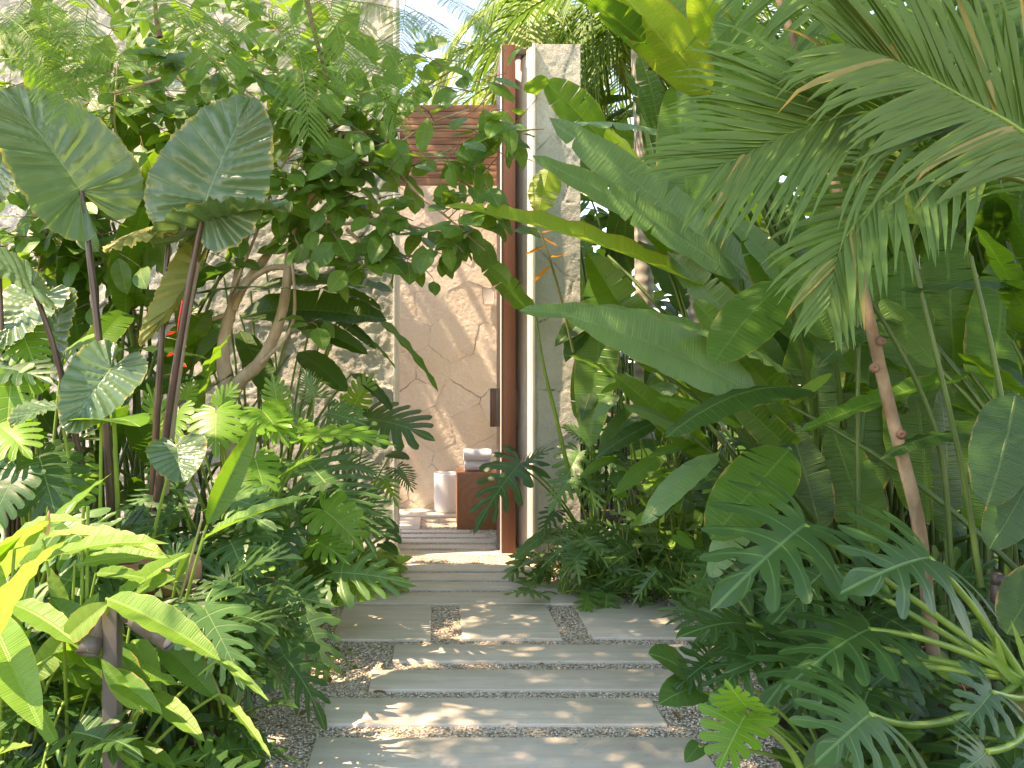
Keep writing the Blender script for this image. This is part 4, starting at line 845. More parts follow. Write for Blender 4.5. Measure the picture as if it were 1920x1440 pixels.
F2 = Plant('split_leaf_plant', 'mid green split leaf plant between the creeper and the swiss cheese leaves', 'plant', [-.85, 3.6, GZ])
fan_clump(F2, 'split', 12, (.2, .55), (.15, .4), (.26, .36), ['split', 'split_dark'], az=(200, 400), face=.6)
# ================================================================ branching tree with oval leaves
T1 = empty('branching_tree', [-1.18, 4.6, GZ]); T1['_org'] = [-1.18, 4.6, GZ]; tag(T1, 'small branching tree with tan crooked trunks and oval leaves in front of the white wall', 'tree')
def br(pts, r0, r1, nm='branch', mat='bark', sides=8):
    mb = MB(); P = catmull([at(*p) for p in pts], 6); add_tube(mb, P, r0, r1, sides, mat, True, .10); mb.build(nm, T1); return P
allb = []
br([(425,1110,4.6),(428,900,4.6),(424,740,4.6),(418,660,4.6),(430,592,4.6),(455,540,4.6),(500,480,4.6),(545,405,4.6),(585,330,4.6),(600,255,4.55)], .052, .012, 'trunk')
br([(425,760,4.6),(450,715,4.58),(487,680,4.55),(515,628,4.52),(532,570,4.5),(541,500,4.5),(545,460,4.5),(565,400,4.45),(610,330,4.4),(640,250,4.35)], .046, .010, 'trunk')
br([(432,600,4.6),(440,540,4.62),(455,470,4.65),(478,380,4.7),(500,300,4.7),(530,210,4.7),(560,120,4.7)], .026, .010)
allb += [br([(541,500,4.5),(500,505,4.5),(460,535,4.52),(440,580,4.55)], .016, .018),
 br([(545,470,4.5),(552,540,4.45),(550,600,4.45),(530,640,4.45),(490,680,4.5)], .008, .012),
 br([(428,590,4.6),(390,600,4.55),(355,590,4.5)], .013, .008)]
tw = [[(150,200,4.1),(190,182,4.05),(260,160,4.0),(330,138,3.95),(380,112,3.9),(430,122,3.9),(480,112,3.9)], [(545,405,4.5),(600,360,4.4),(700,300,4.3),(800,235,4.2),(880,205,4.2)],
 [(585,330,4.5),(650,300,4.4),(740,315,4.3),(830,300,4.25),(930,320,4.2)], [(565,400,4.45),(640,420,4.3),(720,410,4.25),(800,430,4.2),(880,425,4.2)], [(600,255,4.5),(680,210,4.4),(760,180,4.3),(850,130,4.2),(870,105,4.2)],
 [(640,250,4.35),(740,245,4.25),(850,238,4.2),(940,245,4.2),(1020,242,4.2)], [(560,120,4.7),(620,90,4.6),(680,60,4.5)], [(478,380,4.7),(420,330,4.6),(350,270,4.5),(280,250,4.5),(220,230,4.5)], [(500,300,4.7),(440,250,4.6),(360,180,4.5),(300,90,4.5)],
 [(270,420,4.3),(262,330,4.3),(230,270,4.3),(215,230,4.3),(220,120,4.3)], [(60,560,4.6),(90,430,4.6),(130,330,4.6),(200,200,4.5)], [(430,560,4.6),(480,440,4.5),(520,330,4.4),(560,260,4.3),(600,160,4.3)], [(650,430,4.3),(700,470,4.25),(760,480,4.2),(820,470,4.15)],
 [(30,240,4.2),(-30,255,4.2)], [(600,300,4.4),(620,400,4.3),(640,470,4.3),(655,520,4.3)], [(740,315,4.3),(790,370,4.2),(830,400,4.15),(910,470,4.1)], [(270,650,4.7),(240,560,4.7),(150,480,4.7),(60,420,4.7)]]
P_all = []
for t_ in tw:
    P = br(t_, .011, .004, 'branch', 'bark', 6); P_all.append(P)
mb = MB(); tb = MB(); shp = [shape('ovate', w=w_) for w_ in (.27, .31, .35)]
def oleaf(p, d, L, N=None):
    N = V3([rv(-.5,.5), -.55 + rv(-.5,.4), .75 + rv(-.4,.3)]) if N is None else N
    N = nrm(N)
    if abs(N @ nrm(d)) > .9: N = nrm(N + V3([.6, -.2, .1]))
    P, f, lf = warp(shp[RNG.integers(3)], p, p + nrm(d) * L, N, bend=rv(.02,.16), fold=rv(.0,.45), curl=rv(0,.8), wave=rv(0,.03), r0=rv(0,6), twist=rv(-.4,.4))
    mb.add(P, f, lf, RNG.random(), 'ovate')
def sprig(p, dirn, nlf, size=(.12,.20)):
    px_ = CX + p[0] * F / p[1]; py_ = CY - (p[2] - H) * F / p[1]
    if 735 < px_ < 860 and 185 < py_ < 400 and RNG.random() < .72: return
    q = p + nrm(dirn) * rv(.10,.26); m_ = (p + q) / 2 + V3([rv(-.02,.02), rv(-.02,.02), rv(-.01,.03)]); C = bez([p, m_, q], np.linspace(0,1,6)); add_tube(tb, C, .0032, .0018, 4, 'twig', False)
    for i in range(nlf):
        c = C[min(5, 1 + i * 5 // max(1, nlf))] if i < nlf - 1 else C[5]; d = nrm(dirn) * .5 + V3([rv(-1,1), rv(-1,.4), rv(-1.0,.35)]); pe = c + nrm(d) * .03
        add_tube(tb, [c, pe], .0014, .0012, 3, 'twig', False); oleaf(pe, d + V3([0,0,-.25]), rv(*size))
for P in P_all:
    L = np.sum(np.linalg.norm(np.diff(P, axis=0), axis=1)); nsp = int(L * 9) + 1
    for i in range(nsp):
        p = P[int(rv(.1, 1) * (len(P) - 1))]; sprig(p, V3([rv(-1,1), rv(-.9,.6), rv(-.5,.6)]), int(RNG.integers(2, 5)))
# clusters filling the crown where the photograph is dense
for (px, py, Y, rx, ry, n_) in [(650,370,4.3,90,60,13), (710,440,4.2,100,45,9), (880,190,4.2,60,70,13), (880,250,4.2,40,30,5), (930,370,4.15,50,40,6), (560,240,4.5,90,70,18), (450,200,4.5,110,70,20), (330,210,4.4,90,60,12), (690,200,4.4,80,70,18), (110,430,4.5,110,60,16), (60,330,4.5,60,60,10), (670,300,4.3,60,50,9), (830,340,4.2,60,30,5), (180,470,4.6,110,70,18), (300,330,4.6,60,90,16), (110,240,4.5,90,60,18), (330,120,4.7,160,70,26), (80,120,4.7,100,80,18), (520,90,4.7,90,60,14), (120,30,4.8,160,50,20), (420,30,4.8,160,50,20), (640,40,4.7,70,50,10), (300,80,4.9,200,60,16), (40,560,4.7,60,50,8), (230,200,4.7,120,60,16), (40,420,4.6,50,80,10), (520,180,4.4,70,60,12), (560,330,4.5,60,60,8), (220,560,4.7,60,50,6), (600,440,4.4,60,50,10), (250,120,4.4,140,60,12), (620,120,4.5,120,60,14), (590,620,4.6,30,25,3), (540,400,4.6,60,40,6), (900,450,4.1,60,40,7), (800,130,4.3,50,40,6)]:
    for i in range(int(n_ * (.72 if px > 560 else 1.1))): sprig(at(px + rx * rv(-1,1), py + ry * rv(-1,1), Y + rv(-.35,.35)), V3([rv(-1,1), rv(-.9,.5), rv(-.6,.5)]), int(RNG.integers(2,4)))
mb.build('crown', T1); tb.build('twig', T1)
# ================================================================ feathery tree overhead
FT = empty('feathery_tree', [-2.9, 3.5, GZ]); FT['_org'] = [-2.9, 3.5, GZ]; tag(FT, 'feathery leaved tree whose fine fronds hang into the top left', 'tree')
b = MB(); add_tube(b, catmull([V3([-2.9,3.5,GZ]), V3([-2.85,3.5,1.4]), V3([-2.5,3.45,2.6]), V3([-1.9,3.3,3.35]), V3([-1.2,3.2,3.6]), V3([-.2,3.2,3.7])], 8), .09, .02, 9, 'bark_dark', True, .1); b.build('trunk', FT)
for pts_ in ([V3([-2.5,3.45,2.6]), V3([-2.0,3.0,3.0]), V3([-1.5,2.7,3.05]), V3([-1.0,2.5,3.0])], [V3([-1.9,3.3,3.35]), V3([-1.4,3.0,3.1]), V3([-.9,2.9,2.95]), V3([-.4,2.9,2.9])], [at(560,-80,3.3), at(580,20,3.3), at(600,100,3.25), at(612,150,3.2)], [at(300,70,3.5), at(292,20,3.5), at(285,-140,3.5)]):
    b = MB(); add_tube(b, catmull(pts_, 6), .014, .006, 7, 'bark_dark', True, .1); b.build('branch', FT)
fm = [feather_mesh(.52, 24, .150, 30, 21), feather_mesh(.46, 21, .140, 28, 22), feather_mesh(.58, 26, .140, 28, 23), feather_mesh(.40, 19, .125, 26, 24)]
def frond(b_, t_, N, k=None):
    p, q = at(*b_), at(*t_); d = q - p; L = np.linalg.norm(d); k = RNG.integers(4) if k is None else k; s = L / (.52, .46, .58, .40)[k]
    o = bpy.data.objects.new('frond', fm[k]); COL.objects.link(o); o.parent = FT
    d = nrm(d) + V3([0,0,.16]); o.matrix_local = Matrix.Translation(Vector(p - V3(FT['_org']))) @ (frame_from(d, N).to_4x4() @ Matrix.Scale(s, 4))
for b_, t_, N in [((165,15,2.5),(120,190,2.3),(.3,-.75,.6)), ((130,120,2.5),(235,160,2.3),(.3,-.7,.6)), ((-20,110,2.6),(140,150,2.4),(0,-.5,.8)), ((300,-20,2.7),(395,95,2.4),(.3,-.5,.8)), ((250,20,2.8),(420,50,2.7),(0,-.6,.7)), ((540,20,3.0),(570,225,2.8),(.1,-.85,.45)), ((470,-10,3.0),(455,60,2.9),(0,-.6,.7)),
     ((700,60,2.9),(770,175,2.7),(.2,-.6,.7)), ((640,0,3.0),(800,50,2.8),(0,-.5,.8)), ((690,20,3.1),(640,140,3.0),(-.2,-.6,.7)), ((760,10,3.1),(870,100,2.9),(.2,-.5,.8)), ((820,-10,3.2),(905,45,3.0),(.1,-.5,.8)), ((440,30,3.2),(360,110,3.0),(-.2,-.6,.7)), ((60,-10,2.9),(-30,80,2.7),(0,-.5,.8)),
     ((740,90,3.1),(800,150,3.0),(.2,-.5,.7)), ((590,-20,3.1),(520,60,3.0),(-.2,-.6,.7)), ((400,-20,3.2),(520,20,3.0),(.1,-.5,.8)), ((0,60,3.0),(90,130,2.8),(.1,-.5,.8)), ((870,20,3.2),(940,80,3.1),(.2,-.5,.8))]:
    frond(b_, t_, N)
for b_, t_, N in [((90,-10,2.5),(75,150,2.3),(.2,-.8,.5)), ((-10,20,2.5),(60,90,2.3),(.1,-.7,.7)), ((600,-20,2.9),(640,110,2.7),(.1,-.8,.5)), ((760,0,3.0),(740,130,2.9),(.1,-.8,.5)), ((660,90,2.9),(740,220,2.8),(.2,-.8,.5)), ((100,60,2.5),(190,100,2.3),(0,-.5,.8))]:
    frond(b_, t_, N)
for i in range(8):   # crown above and behind
    b_ = (rv(-250, 820), rv(-330, 10), rv(2.7, 3.8)); a = rv(0, 6.28); frond(b_, (b_[0] + 190 * math.cos(a), b_[1] + 60 + 90 * math.sin(a), b_[2] + rv(-.3, .1)), (rv(-.3,.3), rv(-.5,.1), .9))

# unseen leaf clumps added overhead to shade the path and right bank
mb = MB(); ncl = 150
for c_ in range(ncl + 240):
    cc = V3([rv(-.9, 1.7), rv(.6, 4.2), rv(4.7, 5.7)]) if c_ < ncl + 20 else V3([rv(-2.6, -.9), rv(.6, 3.9), rv(4.6, 5.5)]); n_ = 60
    p = cc + RNG.normal(0, 1, (n_, 3)) * [.26, .20, .12]; a = RNG.random(n_) * 6.283; d = np.stack([np.cos(a), np.sin(a), RNG.uniform(-.5, .3, n_)], -1); d = nrm(d)
    W = nrm(np.cross(d, [0, 0, 1])) * RNG.uniform(.010, .022, (n_, 1)); L = RNG.uniform(.07, .15, (n_, 1))
    v = np.stack([p - W * .3, p + d * L * .5 - W, p + d * L, p + d * L * .5 + W], 1).reshape(-1, 3); mb.add(v, np.arange(4 * n_).reshape(-1, 4), None, np.repeat(RNG.random(n_), 4), 'feather')
tag(mb.build('crown', FT), kind='stuff')
b = MB(); add_tube(b, catmull([V3([-1.9,3.3,3.35]), V3([-1.5,2.6,4.1]), V3([-.6,1.8,4.7]), V3([.6,1.3,5.0]), V3([1.7,1.0,5.1])], 8), .035, .010, 8, 'bark_dark', True, .1); b.build('branch', FT)
# --- unseen tree added behind the white wall to dapple the inner wall
CT = empty('added_shade_tree', [-2.2, 6.9, GZ]); CT['_org'] = [-2.2, 6.9, GZ]; tag(CT, 'unseen tree added behind the tall white wall to dapple the inner wall', 'tree')
b = MB(); add_tube(b, catmull([V3([-2.2,6.9,GZ]), V3([-2.25,6.9,2.5]), V3([-2.1,6.8,4.4]), V3([-1.8,6.7,5.5])], 6), .09, .03, 8, 'bark', True, .1); b.build('trunk', CT)
mb = MB()
for c_ in range(34):
    cc = V3([rv(-3.7, -.6), rv(6.1, 7.4), rv(5.1, 6.3)])
    for q in range(13):
        c = cc + RNG.normal(0, .17, 3); d = V3([rv(-1,1), rv(-1,1), rv(-.5,.3)]); P, f, lf = warp(shp[0], c, c + nrm(d) * rv(.12,.2), (rv(-.4,.4), rv(-.4,.4), .9), bend=.1, fold=.2); mb.add(P, f, lf, RNG.random(), 'ovate')
mb.build('crown', CT)
# ================================================================ RIGHT BANK
# --- the big heliconia whose leaves reach across the doorway
B = Plant('heliconia', 'large heliconia with broad silvery leaves reaching left across the door and pier', 'plant', [2.0, 4.0, GZ], pet='petiole_deep')
br_ = lambda dx=0, dy=0: V3([1.95 + dx, 4.05 + dy, GZ])
for b_, t_, N_, w_, bd, m_, k_ in [
    ((1450,560,4.0),(1030,222,3.9),(-.55,-.62,.62),.088,.06,'heli_grey',{}),
    ((1390,525,3.9),(998,293,3.8),(-.5,-.60,.68),.088,.07,'heli_grey',{}),
    ((1330,545,3.9),(832,386,3.7),(-.25,-.55,.85),.078,.07,'heli_yel',{'fold':.45}),
    ((1395,640,3.7),(972,583,3.6),(-.1,-.45,.95),.075,.06,'heli_grey',{'twist':.5,'fold':.2}),
    ((1425,745,3.5),(1064,590,3.4),(-.42,-.70,.60),.155,.10,'heli_grey',{'fold':.12}),
    ((1130,262,4.5),(1022,152,4.5),(-.4,-.85,.3),.26,.04,'heli',{'fold':.5}),
    ((1290,262,4.3),(1050,232,4.2),(-.1,-.45,1),.11,.12,'heli_grey',{'fold':-.3}),
    ((1300,470,4.0),(1268,150,4.1),(-.55,-.8,.2),.16,.02,'heli',{'fold':.25}),
    ((1530,735,3.2),(1245,822,2.9),(-.15,-.40,1),.12,.24,'heli_dark',{'fold':-.3}),
    ((1345,850,3.6),(1205,985,3.4),(-.55,-.55,.6),.14,.16,'heli_grey',{'fold':-.1}),
    ((1480,842,3.0),(1332,1012,2.8),(-.25,-.82,.5),.235,.08,'heli',{'fold':.05}),
    ((1440,880,3.05),(1330,1085,2.95),(-.5,-.6,.5),.16,.10,'heli_grey',{'fold':-.3}),
    ((1470,525,3.2),(1338,680,3.0),(-.35,-.75,.6),.24,.10,'heli',{'fold':-.15}),
    ((1240,700,4.2),(1100,470,4.2),(-.2,-.9,.3),.16,.03,'heli',{'fold':.3}),
    ((1140,480,4.9),(1105,840,4.7),(-.35,-.9,.1),.12,.04,'heli',{'fold':.2}),
    ((1120,620,5.0),(1085,790,4.9),(-.2,-.95,.1),.18,.04,'heli_dark',{'fold':.2}),
    ((1400,450,4.3),(1290,330,4.3),(-.4,-.7,.5),.17,.05,'heli',{'fold':.2}),
    ((1520,500,4.0),(1430,330,4.1),(-.3,-.85,.4),.16,.04,'heli',{'fold':.2}),
    ((1500,640,3.8),(1395,420,3.9),(-.4,-.8,.4),.15,.04,'heli',{'fold':.2}),
    ((1480,700,3.6),(1300,620,3.4),(-.2,-.6,.8),.12,.12,'heli_grey',{'fold':-.2}),
    ((1560,640,3.5),(1470,480,3.6),(-.3,-.85,.4),.2,.04,'heli',{'fold':.1}),
    ((1390,800,3.4),(1230,745,3.3),(-.1,-.6,.8),.12,.14,'heli',{'fold':-.2}),
    ((1300,820,3.9),(1170,760,3.8),(-.2,-.6,.8),.15,.12,'heli_grey',{'fold':-.2})]:
    hl(B, 'paddle', b_, t_, N_, m_, br_(rv(-.25,.25), rv(-.2,.25)), w=w_, bend=bd, wave=rv(.004,.014), pr=(.018,.010), kw=dict(tears=int(RNG.integers(0,4))), **k_)
for b_, t_, w_, m_ in [((1420,640,4.1),(1180,380,4.1),.10,'heli'), ((1480,720,3.9),(1250,470,3.9),.11,'heli_grey'), ((1500,800,3.7),(1300,560,3.7),.12,'heli'), ((1380,720,4.2),(1150,560,4.2),.11,'heli'), ((1440,820,3.9),(1230,640,3.8),.12,'heli'), ((1350,560,4.4),(1150,330,4.4),.10,'heli'),
     ((1550,620,3.8),(1360,400,3.9),.11,'heli_grey'), ((1600,700,3.6),(1440,470,3.6),.12,'heli'), ((1330,860,4.1),(1150,700,4.0),.12,'heli'), ((1520,880,3.5),(1350,720,3.5),.13,'heli')]:
    hl(B, 'paddle', b_, t_, (-.5 + rv(-.15,.15), -.68, .5 + rv(-.15,.2)), m_, br_(rv(-.2,.3), rv(-.1,.3)), w=w_, bend=rv(.04,.12), fold=rv(.1,.35), wave=.01, pr=(.014,.009), kw=dict(tears=int(RNG.integers(0,4))))
hl(B, 'paddle', (1004,592,4.6), (868,432,4.5), (.35,-.85,.4), 'heli', None, w=.13, bend=-.10, wave=.02, fold=.15, kw=dict(tears=7))
B.stem(catmull([at(1065,880,4.7), at(1042,780,4.65), at(1020,690,4.6), at(1004,592,4.6)], 6), .014, .007, 'petiole', 'stalk')
hl(B, 'paddle', (1030,312,4.6), (1010,398,4.55), (-.2,-.9,.3), 'heli_yel', None, w=.34, bend=.05, wave=.03, fold=-.2, kw=dict(tears=6))
# orange flower
Pst = catmull([at(1075,660,4.6), at(1052,560,4.55), at(1032,490,4.5), at(1012,432,4.5)], 6); mb = MB(); add_tube(mb, Pst, .008, .005, 6, 'stem_olive'); mb.build('flower_stalk', B.o)
for i, (x, y, tx_, ty_) in enumerate([(1012,434,972,432), (1018,446,1046,462), (1022,462,985,478), (1030,482,1062,478), (1034,497,1000,530), (1015,436,1040,432)]):
    mb = MB(); P, f, lf = warp(ribbon(.12,.5,.6,8,2), at(x,y,4.5), at(tx_,ty_,4.47), (0,-.5,.9), fold=.8, bend=-.1); mb.add(P, f, lf, .5, 'spathe_orange'); mb.build('bract', B.o)
# --- banana-like giant at the top
C = Plant('banana_plant', 'very tall banana plant with huge sunlit yellow green leaves crossing the top', 'plant', [2.35, 4.3, GZ], pet='petiole_deep')
cr = lambda dx=0: V3([2.3 + dx, 4.3, GZ])
for b_, t_, N_, w_, bd, m_, k_ in [
    ((1340,200,3.9),(1065,-30,3.6),(-.35,-.45,-.85),.10,-.06,'heli',{'fold':-.3}),
    ((1330,180,3.8),(1140,-40,3.6),(-.2,-.60,-.75),.19,-.04,'heli_yel',{'fold':-.2}),
    ((1340,190,3.8),(1190,-120,3.8),(-.3,-.8,-.5),.14,-.04,'heli',{'fold':-.2}),
    ((1630,330,3.7),(1470,60,3.9),(-.4,-.8,-.4),.17,-.05,'heli',{}), ((1500,330,3.9),(1400,40,4.0),(-.4,-.8,-.4),.17,-.05,'heli',{}),
    ((1720,420,3.6),(1600,180,3.8),(-.3,-.8,-.4),.2,-.05,'heli_yel',{}), ((1600,470,3.8),(1650,120,4.0),(-.3,-.9,.2),.15,.05,'heli',{}),
    ((1800,400,3.8),(1760,60,4.0),(-.3,-.9,.1),.17,.05,'heli',{}), ((1380,350,4.2),(1310,-60,4.4),(-.4,-.9,.1),.15,.04,'heli',{}), ((1900,300,3.7),(1840,-60,4.0),(-.3,-.9,.1),.17,.05,'heli',{}),
    ((1640,640,3.6),(1530,390,3.7),(-.3,-.9,.2),.2,.05,'heli',{}), ((1700,760,3.5),(1690,470,3.6),(-.3,-.9,.2),.17,.04,'heli',{}), ((1790,700,3.6),(1770,420,3.7),(-.3,-.9,.2),.18,.04,'heli',{}), ((1860,780,3.4),(1880,480,3.6),(-.3,-.9,.2),.17,.04,'heli',{})]:
    hl(C, 'paddle', b_, t_, N_, m_, cr(rv(-.3,.4)), w=w_, bend=bd, wave=rv(.004,.014), pr=(.024,.012), kw=dict(tears=int(RNG.integers(1,6))), **k_)
for b_, t_, w_, m_ in [((1500,900,3.7),(1540,560,3.8),.17,'heli'), ((1600,960,3.6),(1640,610,3.7),.17,'heli'), ((1740,980,3.5),(1700,620,3.6),.19,'heli'), ((1850,1000,3.4),(1830,690,3.5),.2,'heli'), ((1420,860,3.9),(1450,560,4.0),.18,'heli_dark'), ((1660,860,3.8),(1740,520,3.9),.17,'heli'),
     ((1560,760,3.9),(1480,420,4.0),.16,'heli'), ((1780,900,3.7),(1860,560,3.8),.17,'heli'), ((1900,980,3.4),(1930,720,3.5),.2,'heli_dark'), ((1350,780,4.2),(1370,500,4.3),.18,'heli'), ((1640,1040,3.4),(1560,800,3.5),.2,'heli'), ((1540,1000,3.4),(1480,790,3.5),.2,'heli_dark'), ((1800,560,3.9),(1750,250,4.0),.17,'heli'), ((1690,520,4.0),(1650,260,4.1),.17,'heli'), ((1890,560,3.8),(1920,300,3.9),.17,'heli')]:
    hl(C, 'paddle', b_, t_, (-.35 + rv(-.2,.2), -.9, rv(-.1,.25)), m_, cr(rv(-.3,.4)), w=w_, bend=rv(.02,.07), fold=rv(-.05,.3), wave=rv(.004,.014), pr=(.016,.010), kw=dict(tears=int(RNG.integers(0,3))))
hl(C, 'heart', (1345,60,3.4), (1290,-10,3.3), (-.2,-.8,-.5), 'heli_yel', None, wscale=1.0, fold=.1, bend=.05)
hl(C, 'heart', (1390,20,3.4), (1330,90,3.3), (-.2,-.8,-.5), 'heli', None, wscale=1.0, fold=.1, bend=.05)
# --- dense heliconias behind, each its own clump
spots = [(2.9,3.5,12,(1.0,2.2),(.6,1.0),'tall heliconia in the shade behind the leaning tan trunk'), (2.6,4.9,15,(1.2,2.8),(.7,1.1),'tall heliconia with bright translucent blades behind the pale leaves'), (3.3,4.4,14,(1.4,3.0),(.7,1.1),'tall heliconia at the right edge behind the palm fronds'),
         (1.75,5.2,12,(.8,2.1),(.6,.9),'heliconia just right of the stone pier with narrow upright blades'), (2.3,6.3,15,(1.6,3.2),(.8,1.2),'far heliconia behind the grey palm trunk'), (3.5,6.0,14,(1.8,3.4),(.8,1.2),'far heliconia in the deep green at the upper right'),
         (2.2,2.9,9,(.6,1.4),(.5,.75),'dark heliconia low in the right shade behind the split leaves'), (4.5,5.2,14,(1.6,3.2),(.8,1.2),'far heliconia beyond the right edge palms'), (1.6,7.6,14,(1.6,3.4),(.8,1.1),'far heliconia seen above and behind the stone pier'), (2.55,3.9,12,(.8,1.9),(.55,.85),'mid height heliconia in front of the tall banana stems')]
for (x, y, n_, hr0, Lr0, lab) in spots:
    q = Plant('heliconia', lab, 'plant', [x, y, GZ]); paddle_clump(q, n_, hr0, Lr0, ['heli_dark', 'heli_dark', 'heli'], .16, .28, (.12, .17), (25, 86), (60, 300), (0, 6), pr=(.016, .009))  # mostly deep green leaves: shade of the gaps put into their colour
# right edge hanging leaf
Dp = Plant('heliconia', 'heliconia with a big dark hanging leaf at the right edge', 'plant', [2.35, 2.7, GZ], pet='petiole_deep')
for b_, t_, N_, w_, bd, m_, k_ in [((1905,738,2.5),(1850,950,2.4),(-.25,-.9,.3),.24,.10,'heli_dark',{'fold':-.05}), ((1930,900,2.5),(1855,1030,2.45),(-.3,-.85,.4),.25,.10,'heli_dark',{}), ((1960,545,2.8),(1690,545,2.7),(0,-.35,1),.10,.12,'heli_dark',{'fold':-.2}),
      ((1960,1060,2.5),(1888,1190,2.5),(-.5,-.8,.3),.30,.05,'heli_dark',{}), ((1830,815,2.9),(1650,860,2.8),(-.1,-.4,.9),.10,.2,'heli_dark',{'fold':-.3}), ((1820,700,3.0),(1500,810,3.0),(-.1,-.5,.85),.075,.06,'heli',{'fold':.3}), ((1700,590,3.1),(1530,690,3.0),(0,-.4,.9),.11,.2,'heli_dark',{'fold':-.3}), ((1900,640,2.9),(1960,500,2.9),(-.3,-.9,.2),.2,.05,'heli',{}), ((1760,690,3.0),(1650,560,3.1),(-.4,-.8,.3),.16,.05,'heli',{}), ((1480,760,3.2),(1560,700,3.2),(0,-.6,.8),.12,.1,'heli_yel',{})]:
    hl(Dp, 'paddle', b_, t_, N_, m_, V3([2.3 + rv(-.1,.2), 2.75, GZ]), w=w_, bend=bd, wave=.012, pr=(.014,.008), **k_)
for pts_ in ([at(1840,1100,2.7), at(1800,860,2.7), at(1730,560,2.7), at(1695,400,2.75)], [at(1900,1000,2.6), at(1880,760,2.6), at(1820,480,2.6)], [at(1608,1080,3.1), at(1608,800,3.1), at(1610,560,3.1)], [at(1790,1150,2.9), at(1752,800,2.9), at(1600,520,2.9), at(1520,500,2.9)]):
    Dp.stem(catmull(pts_, 6), .010, .007, 'petiole_deep', 'stalk')
# --- big foreground split leaf philodendron
S = Plant('split_leaf_plant', 'big shaded split leaf plant with blue green lobed leaves in the right foreground', 'plant', [1.95, 2.35, GZ])
sr = at(1920, 1275, 2.4)
for b_, t_, N_, ws, kd, c_ in [((1508,985,2.5),(1345,1135,2.3),(-.25,-.80,.60),1.12,'split_big',(1700,1110,2.5)), ((1742,1046,2.35),(1590,1105,2.15),(-.1,-.75,.7),1.15,'split_big',(1830,1130,2.4)), ((1632,1340,2.0),(1530,1430,1.85),(-.05,-.72,.7),1.35,'split_big',(1760,1400,2.2)),
      ((1630,1180,2.35),(1475,1290,2.15),(-.35,-.6,.7),.9,'split_big',(1760,1190,2.4)), ((1860,1298,2.1),(1790,1375,2.0),(-.1,-.8,.5),1.0,'split_big',(1960,1330,2.2)), ((1850,1410,1.95),(1800,1450,1.85),(-.1,-.8,.5),1.2,'split',(1960,1400,2.1)), ((1560,1060,2.7),(1440,1180,2.55),(-.3,-.7,.6),1.0,'split',(1700,1150,2.6)),
      ((1690,1240,2.5),(1600,1320,2.4),(-.2,-.8,.5),1.0,'split',(1800,1250,2.5)), ((1400,1170,2.6),(1275,1195,2.4),(-.25,-.55,.8),1.0,'split',(1600,1200,2.6)), ((1420,1210,2.5),(1330,1330,2.35),(-.5,-.7,.4),.9,'split',(1600,1230,2.6))]:
    hl(S, kd, b_, t_, N_, 'split_dark', sr, ctrl=at(*c_), wscale=ws, fold=rv(.02,.2), bend=.12, wave=.014, pr=(.013,.008), pmat='petiole', curl=.4)
S.stem([V3([sr[0] + .1, sr[1], GZ - .05]), sr], .07, .05, 'stem_olive', 'stem', 10)
for i in range(5):
    p = sr + V3([rv(-.06,.06), rv(-.05,.05), -.02]); mb = MB(); P, f, lf = warp(ribbon(.07,.3,.9,8,2), p, p + V3([rv(-.16,.0), rv(-.06,.03), rv(.1,.2)]), (-.3,-.9,.1), fold=.5); mb.add(P, f, lf, .9, 'ginger_pale'); mb.build('sheath', S.o)
Sm = Plant('swiss_cheese_plant', 'swiss cheese plant with one bright folded leaf low at the right end of the pavers', 'plant', [1.15, 2.0, GZ])
hl(Sm, 'monstera', (1395,1345,2.05), (1345,1448,1.95), (-.62,-.75,.2), 'monstera', at(1500,1440,2.1), wscale=1.15, fold=.5, bend=.05, wave=.012, pr=(.010,.007))
hl(Sm, 'monstera', (1400,1325,2.05), (1360,1275,2.0), (-.6,-.75,.2), 'monstera', None, wscale=1.1, fold=.35, bend=.05, wave=.012)
for b_, t_, N_, ws in [((1290,1265,2.5),(1215,1225,2.4),(-.2,-.6,.8),1.0), ((1300,1290,2.45),(1235,1320,2.35),(-.4,-.7,.5),1.0), ((1330,1240,2.5),(1260,1300,2.4),(-.4,-.7,.5),.9), ((1350,1130,2.8),(1255,1105,2.7),(-.2,-.5,.8),.9), ((1330,1060,3.0),(1300,1130,2.9),(-.3,-.7,.5),.9), ((1310,1400,2.2),(1285,1430,2.15),(-.3,-.7,.6),1.0)]:
    hl(Sm, 'heart' if ws == 1.0 else 'split', b_, t_, N_, 'monstera_dark', V3([1.25, 2.5, GZ]), wscale=ws, fold=.1, bend=.12, wave=.01, pr=(.007,.005))
for q, (x, y, n_, lab) in enumerate([(1.55,2.55,11,'dark split leaf plant between the gravel and the big shaded split leaves'), (2.0,2.1,9,'dark split leaf plant at the bottom right corner'), (1.5,3.0,11,'dark split leaf plant at the right end of the square pavers'), (1.75,3.4,11,'dark split leaf plant under the pale hanging leaf')]):
    p_ = Plant('split_leaf_plant', lab, 'plant', [x, y, GZ]); fan_clump(p_, 'split', n_, (.12,.5), (.12,.42), (.24,.36), ['split_dark'], az=(120, 330), face=.6)
